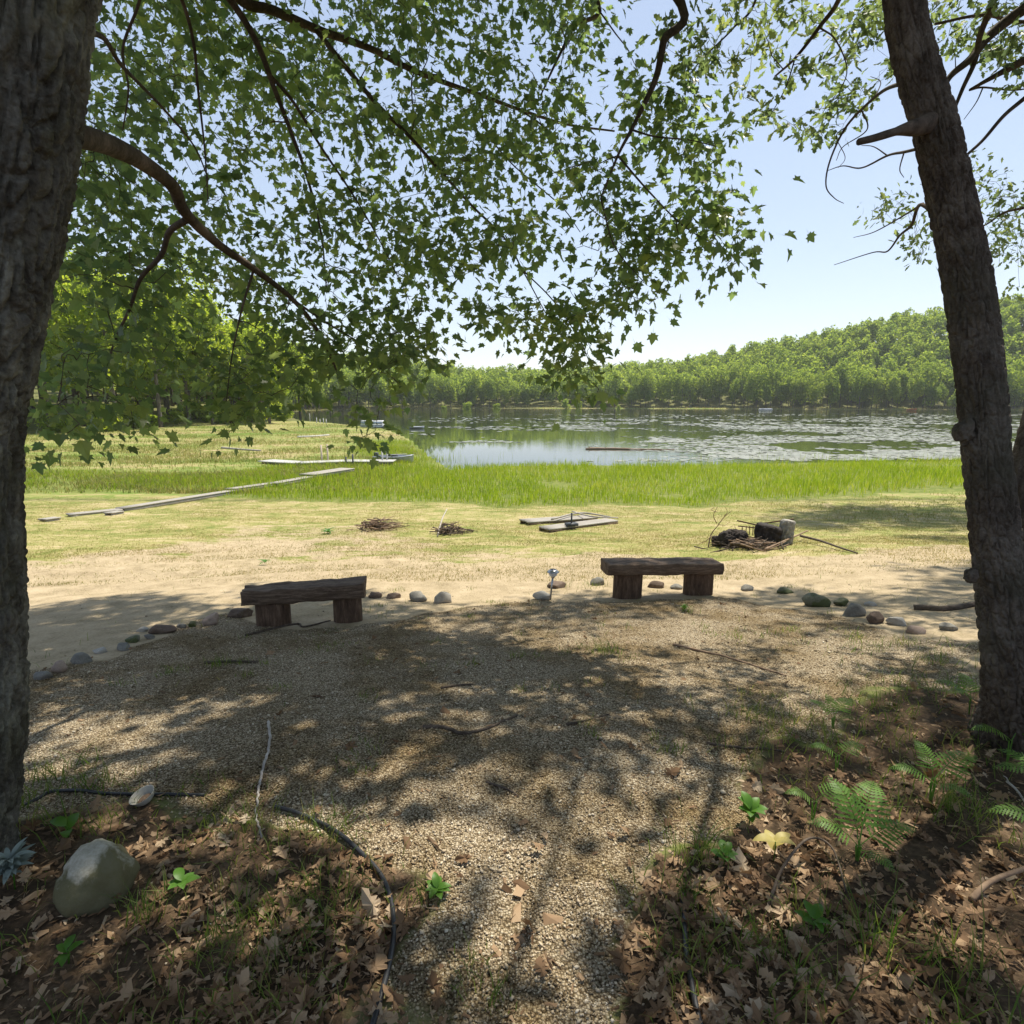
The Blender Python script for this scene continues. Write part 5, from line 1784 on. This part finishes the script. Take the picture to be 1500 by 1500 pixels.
def dock_panel(pa, pb, w, label, lift=.09):
    a, b = ground(*pa), ground(*pb)
    a[2] += lift; b[2] += lift
    t = thing('dock_section', label, 'dock section', (a[0], a[1], a[2] - lift), 0, 'old dock panels on the grass')
    mb = MB(); o = np.array(t.location)
    plank_box(mb, a - o, b - o, w, .035, 4)
    mb.build('deck_boards', MT['grey_wood'], t)
    fb = MB(); d = norm(b - a); nn = np.array([-d[1], d[0], 0])
    for s in (-1, 1):
        c = (a + b) / 2 - o + nn * s * (w / 2 - .03) + [0, 0, -.075]
        box(fb, c, (np.linalg.norm(b - a) - .04, .045, .1), math.atan2(d[1], d[0]), .003, (6, 1, 1), 0, (math.atan2(d[2], math.hypot(d[0], d[1])), 0))
    fb.build('frame', MT['bench_wood'], t)
    return t


dock_panel((768, 768), (868, 761), .5, 'weathered grey dock panel lying on the grass, left rear one')
dock_panel((797, 779), (897, 766), .45, 'weathered grey dock panel lying on the grass, right front one with a post')
def panel_post():
    p = ground(837, 775)
    t = thing('dock_post', 'thin upright metal post standing at the grey dock panels', 'post', p)
    k = depth_of(p) / FOC
    mb = MB(); tube(mb, [(0, 0, -.1), (0, 0, 24 * k)], .022, 8); mb.build('pole', MT['boat_dark'], t)
    mb = MB(); box(mb, (0, 0, .13), (.3, .22, .06), .3, .003, (2, 2, 1)); mb.build('foot_plate', MT['boat_dark'], t)
panel_post()
lying('pole', [(808, 768, .12), (850, 760, .16), (893, 764, .12)], .028, .022, 'grey_wood', 'thin pole lying across the grey dock panels', 'pole', .02)
lying('pole', [(838, 757, .15), (866, 766, .17), (905, 762, .05)], .022, .02, 'grey_wood', 'second thinner pole crossed over the grey dock panels', 'pole', .02)


# ------------------------------------------------------------------ fire pit
def log_stump(u, v, wpx, hpx, label, mat, lying_=False, rz=0, name='stump', inner=None):
    p = ground(u, v); k = depth_of(p) / FOC
    t = thing(name, label, 'stump', p, rz, 'stumps at the fire pit')
    w, h = wpx * k, hpx * k
    fu = furrow('maple', u)
    dsp = lambda th_, s_, r_: .5 * r_ * (fbm(np.stack([np.cos(th_).ravel() * 1.8 + u, np.sin(th_).ravel() * 1.8, s_.ravel() * 2.5], 1), 3).reshape(th_.shape) - .5) + 1.6 * fu(th_, s_, r_)
    mb = MB()
    if lying_:
        tube(mb, spline([(-w / 2, 0, h * .42), (0, .04, h / 2), (w / 2, -.03, h * .46)], 40), np.interp(np.linspace(0, 1, 40), [0, .06, .9, 1], [.38, .48, .5, .36]) * h, 60, disp=dsp)
    else:
        tube(mb, spline([(0, w * .4, -.05), (0, w * .4, h / 2), (.04, w * .4, h)], 36), np.interp(np.linspace(0, 1, 36), [0, .9, 1], [.5, .44, .36]) * w, 60, disp=dsp)
    mb.build('log', MT[mat], t)
    return t


log_stump(1074, 801, 40, 24, 'dark charred log lying at the left of the fire pit', 'char', True, .25, 'charred_log')
log_stump(1056, 800, 26, 15, 'small dark log chunk at the far left of the fire pit, beside the charred log', 'char', True, -.4, 'charred_log')
log_stump(1130, 800, 40, 28, 'dark split stump in the middle right of the fire pit', 'char', False)
log_stump(1154, 797, 22, 34, 'bleached grey stump, the tallest at the fire pit', 'grey_wood', False)


def fire_grate():
    p = ground(1112, 796); k = depth_of(p) / FOC
    t = thing('fire_grate', 'rusty metal grate with hanging tines over the fire pit', 'grate', p)
    X = lambda u: (u - 1112) * k
    Z = lambda v: (796 - v) * k * 1.02
    mb = MB()
    tube(mb, [(X(1080), .1, Z(764)), (X(1112), .1, Z(771))], .016, 6)
    tube(mb, [(X(1082), .1, Z(772)), (X(1112), .1, Z(775))], .013, 6)
    mb.build('frame', MT['rust'], t)
    mb = MB(); tube(mb, [(X(1112), .1, Z(769)), (X(1166), .2, Z(763))], .016, 6); mb.build('handle', MT['rust'], t)
    mb = MB()
    for u in (1088, 1094, 1099, 1104, 1109):
        tube(mb, [(X(u), .1, Z(772)), (X(u + 1), .12, Z(786))], .009, 5)
    mb.build('tines', MT['rust'], t)
    mb = MB(); tube(mb, [(X(1113), .1, -.05), (X(1113), .1, Z(768))], .014, 6); mb.build('stake', MT['rust'], t)
fire_grate()
brush(1108, 806, 105, 15, 'spread of twigs, bark and ash around the fire pit', 'kindling_heap', 130, .3, 'brush pile', None)
lying('branch', [(1172, 793, .1), (1200, 799, .08), (1228, 806, .04), (1256, 812)], .028, .014, 'stick', 'long dark branch sticking out of the fire pit to the right', 'branch', .02)
lying('branch', [(1120, 808, .02), (1150, 800, .1), (1182, 790, .18)], .026, .014, 'tan_stick', 'thick pale branch leaning across the front of the fire pit', 'branch', .02)

def bare_sapling():
    p = ground(1036, 802); k = depth_of(p) / FOC
    mb = MB()
    X = lambda u: (u - 1036) * k
    Z = lambda v: (802 - v) * k * 1.02
    for pts, r in ([[(1036, 804), (1042, 785), (1050, 768)], .016], [[(1050, 768), (1043, 756), (1046, 742)], .009], [[(1050, 768), (1058, 756), (1065, 748)], .009], [[(1058, 756), (1062, 750), (1056, 742)], .006],
                   [[(1046, 750), (1040, 748), (1041, 742)], .006], [[(1038, 795), (1060, 800), (1075, 806)], .01], [[(1042, 785), (1032, 792), (1024, 796)], .01], [[(1040, 790), (1050, 792), (1062, 790)], .008], [[(1050, 768), (1060, 770), (1066, 764)], .005], [[(1073, 768), (1075, 776), (1074, 786)], .005]):
        P = [(X(u), rng.normal(0, .05), Z(v)) for u, v in pts]
        tube(mb, spline(P, 7), np.linspace(r, r * .5, 7), 6)
    o = mb.build('bare_branch', MT['tan_stick']); o.location = p
    tag(o, 'bare forked branch standing upright at the left of the fire pit', 'branch')
bare_sapling()


# ------------------------------------------------------------------ boardwalk and dock
def walkway(pts, w, lift, label):
    a, b = ground(*pts[0]), ground(*pts[1])
    a[2] += lift; b[2] += lift
    t = thing('boardwalk_section', label, 'boardwalk', (a[0], a[1], a[2] - lift), 0, 'boardwalk sections in the marsh')
    o = np.array(t.location)
    mb = MB(); plank_box(mb, a - o, b - o, w, .04, 3); mb.build('deck_boards', MT['grey_wood'], t)
    fb = MB(); d = norm(b - a); ln = np.linalg.norm(b - a); nn = np.array([-d[1], d[0], 0])
    for s in (-1, 1):
        box(fb, (a + b) / 2 - o + nn * s * (w / 2 - .04) + [0, 0, -.09], (ln - .06, .05, .13), math.atan2(d[1], d[0]), .003, (6, 1, 1), 0, (math.atan2(d[2], math.hypot(d[0], d[1])), 0))
    fb.build('frame', MT['grey_wood'], t)


walkway([(62, 764), (84, 761)], .3, .06, 'short sunken board at the left start of the boardwalk')
walkway([(100, 757), (178, 749)], .34, .07, 'weathered boardwalk section nearest the left trunk')
walkway([(158, 755), (177, 752)], .3, .07, 'short loose plank beside the second joint of the boardwalk')
walkway([(176, 749), (340, 722)], .38, .1, 'long weathered boardwalk section in the middle of the marsh')
walkway([(335, 722), (412, 711)], .45, .16, 'boardwalk section just past the long middle one')
walkway([(400, 714), (456, 703)], .5, .18, 'boardwalk section second from the lake end')
walkway([(449, 703), (510, 693)], .9, .26, 'wide pale boardwalk section at its lake end')


def dock():
    z0 = WATER + .38
    def W(u, v): return onwater(u, v, z0)
    P = [W(388, 674.5), W(440, 677.5), W(505, 675), W(578, 675)]
    t = thing('dock', 'long low pale wooden dock reaching toward the moored rowing boat', 'dock', (P[0][0], P[0][1], z0 - .38))
    o = np.array(t.location)
    for i in range(3):
        mb = MB(); plank_box(mb, P[i] - o, P[i + 1] - o, 1.15, .05, 6, .01, 0, 6)
        mb.build('deck_section', MT['pale_wood'], t)
    fb = MB()
    for i in range(3):
        a, b = P[i] - o, P[i + 1] - o
        d = norm(b - a)
        box(fb, (a + b) / 2 + [0, -.5, -.11], (np.linalg.norm(b - a) - .05, .05, .14), math.atan2(d[1], d[0]), 0, (1, 1, 1))
    fb.build('side_beam', MT['boat_dark'], t)
    for (u, vt, vb, m) in ((467, 653, 678, 'post_wood'), (476, 652, 677, 'post_wood'), (521, 664, 682, 'boat_dark'), (511, 668, 684, 'boat_dark'), (557, 661, 678, 'pale_wood'), (564, 656, 676, 'pale_wood')):
        p = onwater(u, 676, z0); k = depth_of(p) / FOC
        off = .62 if m != 'boat_dark' else -.62
        mb = MB(); q = p - o
        tube(mb, [(q[0], q[1] + off, -.5), (q[0], q[1] + off, .38 + (676 - vt) * k)], .055, 8)
        mb.build('post', MT[m], t)
    mb = MB()
    for u in (455, 470, 500, 520, 548):
        q = onwater(u, 676, z0) - o
        for s in (-.45, .45):
            tube(mb, [(q[0], q[1] + s, -.6), (q[0], q[1] + s, .34)], .05, 8)
    mb.build('piles', MT['boat_dark'], t)


dock()


def hull(ln, w, h, mb, mat=0, pointed=True):
    n, m = 26, 9
    s = np.linspace(0, 1, n)
    prof = np.where(s > .55, np.cos((s - .55) / .45 * np.pi / 2) ** .7, 1) if pointed else np.ones(n)
    prof = np.maximum(prof * (.88 + .12 * np.sin(s * np.pi)), .02)
    V = []
    for i in range(n):
        for a in np.linspace(-1, 1, m):
            y = a * prof[i] * w / 2
            z = h * (abs(a) ** 2.6) + .12 * h * s[i] ** 3
            V.append((s[i] * ln, y, z + h * .25 * max(0, s[i] - .75) * 2))
    V = np.array(V)
    inner = V * [1, .93, 1] + [0, 0, .05]
    i = np.arange(n - 1)[:, None] * m; j = np.arange(m - 1)[None]
    f = np.stack([i + j, i + m + j, i + m + j + 1, i + j + 1], -1).reshape(-1, 4)
    mb.add(V, f, mat=mat); mb.add(inner, f[:, ::-1], mat=mat)
    # gunwale and transom
    for e in (0, m - 1):
        tube(mb, V.reshape(n, m, 3)[:, e], .035, 6, mat=mat)
    tr = V[:m]; mb.add(np.vstack([tr, tr[[0, -1]]]), np.array([[k, k + 1, m] if k < m // 2 else [k, k + 1, m + 1] for k in range(m - 1)] + [[m // 2, m + 1, m]]), mat=mat)


def rowboat():
    p = onwater(548, 679, WATER); q = onwater(604, 680, WATER)
    t = thing('rowing_boat', 'grey aluminium rowing boat tied at the end of the long dock', 'boat', p + [0, .5, -.05], math.atan2(q[1] - p[1], q[0] - p[0]))
    ln = np.linalg.norm(q - p)
    mb = MB(); hull(ln, 1.25, .5, mb); mb.build('hull', MT['aluminium'], t)
    for x in (.25, .5, .72):
        mb = MB(); box(mb, (x * ln, 0, .36), (.24, 1.05, .05)); mb.build('bench_seat', MT['grey_wood'], t)
    mb = MB(); box(mb, (.42 * ln, .1, .48), (.7, .6, .28), .2, .03, (4, 4, 3)); mb.build('gear', MT['boat_dark'], t)
    mb = MB(); box(mb, (.06, 0, .55), (.22, .3, .4), 0, .01, (3, 3, 3)); box(mb, (-.06, 0, .2), (.12, .1, .5)); mb.build('outboard_motor', MT['boat_dark'], t)
    mb = MB(); tube(mb, [(.15 * ln, -.5, .6), (.8 * ln, .2, .66)], .025, 6); mb.build('oar', MT['pale_wood'], t)
rowboat()


def pontoon(u0, u1, v, label, blue):
    p = onwater(u0, v, WATER); q = onwater(u1, v, WATER)
    ln = np.linalg.norm(q - p); w = min(2.4, ln * .4)
    t = thing('pontoon_boat', label, 'boat', p, math.atan2(q[1] - p[1], q[0] - p[0]))
    for y in (0, w - .5):
        mb = MB(); tube(mb, [(0, y + .25, .2), (ln * .9, y + .25, .2), (ln, y + .25, .32)], [.28, .28, .06], 12); mb.build('pontoon', MT['aluminium'], t)
    mb = MB(); box(mb, (ln * .48, w / 2, .5), (ln * .95, w, .1)); mb.build('deck', MT['boat_white'], t)
    mb = MB()
    box(mb, (ln * .48, .04, .85), (ln * .9, .05, .55)); box(mb, (ln * .48, w - .04, .85), (ln * .9, .05, .55)); box(mb, (ln * .05, w / 2, .85), (.05, w - .15, .55)); box(mb, (ln * .92, w / 2, .85), (.05, w - .15, .55))
    mb.build('side_panel', MT['boat_white'], t)
    mb = MB(); box(mb, (ln * .48, .008, .78), (ln * .88, .012, .16)); mb.build('stripe', MT[blue], t)
    mb = MB(); box(mb, (ln * .2, w / 2, .85), (ln * .2, w * .7, .45), 0, .03, (4, 4, 2)); mb.build('seats', MT['boat_white'], t)
    mb = MB(); box(mb, (ln * .6, w * .6, 1.0), (.5, .5, .8), 0, .02, (2, 2, 2)); mb.build('console', MT['boat_dark'], t)
    return t


pontoon(528, 562, 627, 'white and blue pontoon boat moored beyond the meadow under the maple', 'boat_blue')
pontoon(1114, 1137, 600.5, 'tiny white pontoon boat by the far right shore', 'boat_blue').scale = (.8, .8, .55)

def small_boats():
    p = onwater(600, 628, WATER)
    t = thing('skiff', 'small low white skiff lying in the water off the meadow', 'boat', p, 0)
    mb = MB(); hull(2.2, .9, .3, mb); mb.build('hull', MT['boat_white'], t)
    mb = MB(); box(mb, (.9, 0, .24), (.2, .7, .04)); mb.build('bench_seat', MT['boat_white'], t)
    p = onwater(1238, 598.5, WATER); p[1] = min(p[1], 245); 
    t = thing('canoe', 'small reddish canoe drawn up at the far right bank', 'boat', (p[0], p[1], WATER), 0)
    mb = MB(); hull(4.2, 1.0, .5, mb); mb.build('hull', MT['orange'], t)
    mb = MB(); box(mb, (1.8, 0, .4), (.25, .8, .05)); mb.build('bench_seat', MT['boat_white'], t)
    # mooring posts
    pr = None
    for i, (u, vb, vt) in enumerate([(454, 618, 606), (464, 621, 612), (469, 621, 614), (474, 621, 613), (478, 621, 614)]):
        p = onwater(u, vb, WATER); k = depth_of(p) / FOC
        if pr is None:
            mb = MB(); tube(mb, [(0, 0, -.6), (0, 0, 1.0)], .09, 8); tube(mb, [(0, 0, 1.0), (0, 0, 1.06)], .1, 8)
            pr = mb.build('mooring_post', MT['pale_wood']); o = pr
        else:
            o = pr.copy(); COL.objects.link(o)
        tag(o, 'pale mooring post in the cove seen below the maple leaves', 'post', 'mooring posts in the cove')
        o.location = p; o.scale = (1, 1, (vb - vt) * k)
small_boats()


def drift_mat():
    a, b = onwater(858, 657.5, WATER + .03), onwater(988, 658.5, WATER + .03)
    mb = MB()
    p = spline([a, a * .7 + b * .3 + [0, .25, 0], a * .35 + b * .65 + [0, -.2, 0], b], 40)
    tube(mb, p, np.interp(np.linspace(0, 1, 40), [0, .15, .5, 1], [.1, .13, .1, .03]) * (1 + .4 * (vn(np.stack([np.arange(40) * .7, np.zeros(40), np.zeros(40)], 1)) - .5)), 8)
    tube(mb, [p[3], p[3] + [-.3, 0, .22]], [.04, .015], 5); tube(mb, [p[9], p[9] + [.25, 0, .2]], [.03, .012], 5)
    tag(mb.build('floating_log', MT['tan_stick'], loc=a), 'long brown log floating on the calm patch of lake', 'log')
drift_mat()


# ------------------------------------------------------------------ light, sky, camera
def light():
    w = bpy.data.worlds.new('World'); scene.world = w; w.use_nodes = True
    nt = w.node_tree
    bg = nt.nodes['Background']
    sk = nt.nodes.new('ShaderNodeTexSky'); sk.sky_type = 'NISHITA'; sk.sun_disc = False
    sk.sun_elevation = SUN_EL; sk.sun_rotation = SUN_AZ; sk.altitude = 200; sk.air_density = 1.0; sk.dust_density = .1; sk.ozone_density = 3.0
    tint = nt.nodes.new('ShaderNodeMix'); tint.data_type = 'RGBA'; tint.blend_type = 'MULTIPLY'; tint.inputs[0].default_value = 1.0
    tint.inputs[7].default_value = (1.05, .985, .97, 1)
    gm = nt.nodes.new('ShaderNodeGamma'); gm.inputs[1].default_value = .56
    nt.links.new(sk.outputs[0], gm.inputs[0]); nt.links.new(gm.outputs[0], tint.inputs[6]); nt.links.new(tint.outputs[2], bg.inputs[0]); bg.inputs[1].default_value = .122
    sd = bpy.data.lights.new('sun', 'SUN'); sd.energy = 2.5; sd.angle = R(.55); sd.color = (1, .93, .8)
    so = bpy.data.objects.new('sun', sd); COL.objects.link(so)
    so.rotation_euler = Vector((-SUN[0], -SUN[1], -SUN[2])).to_track_quat('-Z', 'Y').to_euler()
    so.location = (10, 10, 40)


light()


def haze():
    m, nt = new_mat('haze_air')
    v = N(nt, 'ShaderNodeVolumePrincipled'); v.inputs['Color'].default_value = (.86, .9, .95, 1); v.inputs['Density'].default_value = .0002; v.inputs['Anisotropy'].default_value = .3
    o = N(nt, 'ShaderNodeOutputMaterial'); L(nt, v.outputs[0], o.inputs['Volume'])
    mb = MB(); box(mb, (0, 0, 33.5), (5400, 5400, 82))
    tag(mb.build('haze', m, smooth=False), 'thin summer haze in the air over the lake', 'haze', kind='stuff')


haze()
cd = bpy.data.cameras.new('camera'); co = bpy.data.objects.new('camera', cd); COL.objects.link(co)
cd.sensor_fit = 'HORIZONTAL'; cd.sensor_width = 36; cd.angle = 2 * math.atan(750 / FOC)
cd.clip_start = .05; cd.clip_end = 6000
co.location = (0, 0, EYE); co.rotation_euler = (R(90) - PITCH, 0, 0)
scene.camera = co
scene.view_settings.view_transform = 'Standard'; scene.view_settings.look = 'None'; scene.view_settings.exposure = 1.62; scene.view_settings.gamma = 1
try:
    scene.cycles.max_bounces = 6; scene.cycles.diffuse_bounces = 4; scene.cycles.glossy_bounces = 3; scene.cycles.transmission_bounces = 4
    scene.cycles.transparent_max_bounces = 6; scene.cycles.use_denoising = True; scene.cycles.caustics_reflective = False; scene.cycles.caustics_refractive = False
except Exception:
    pass
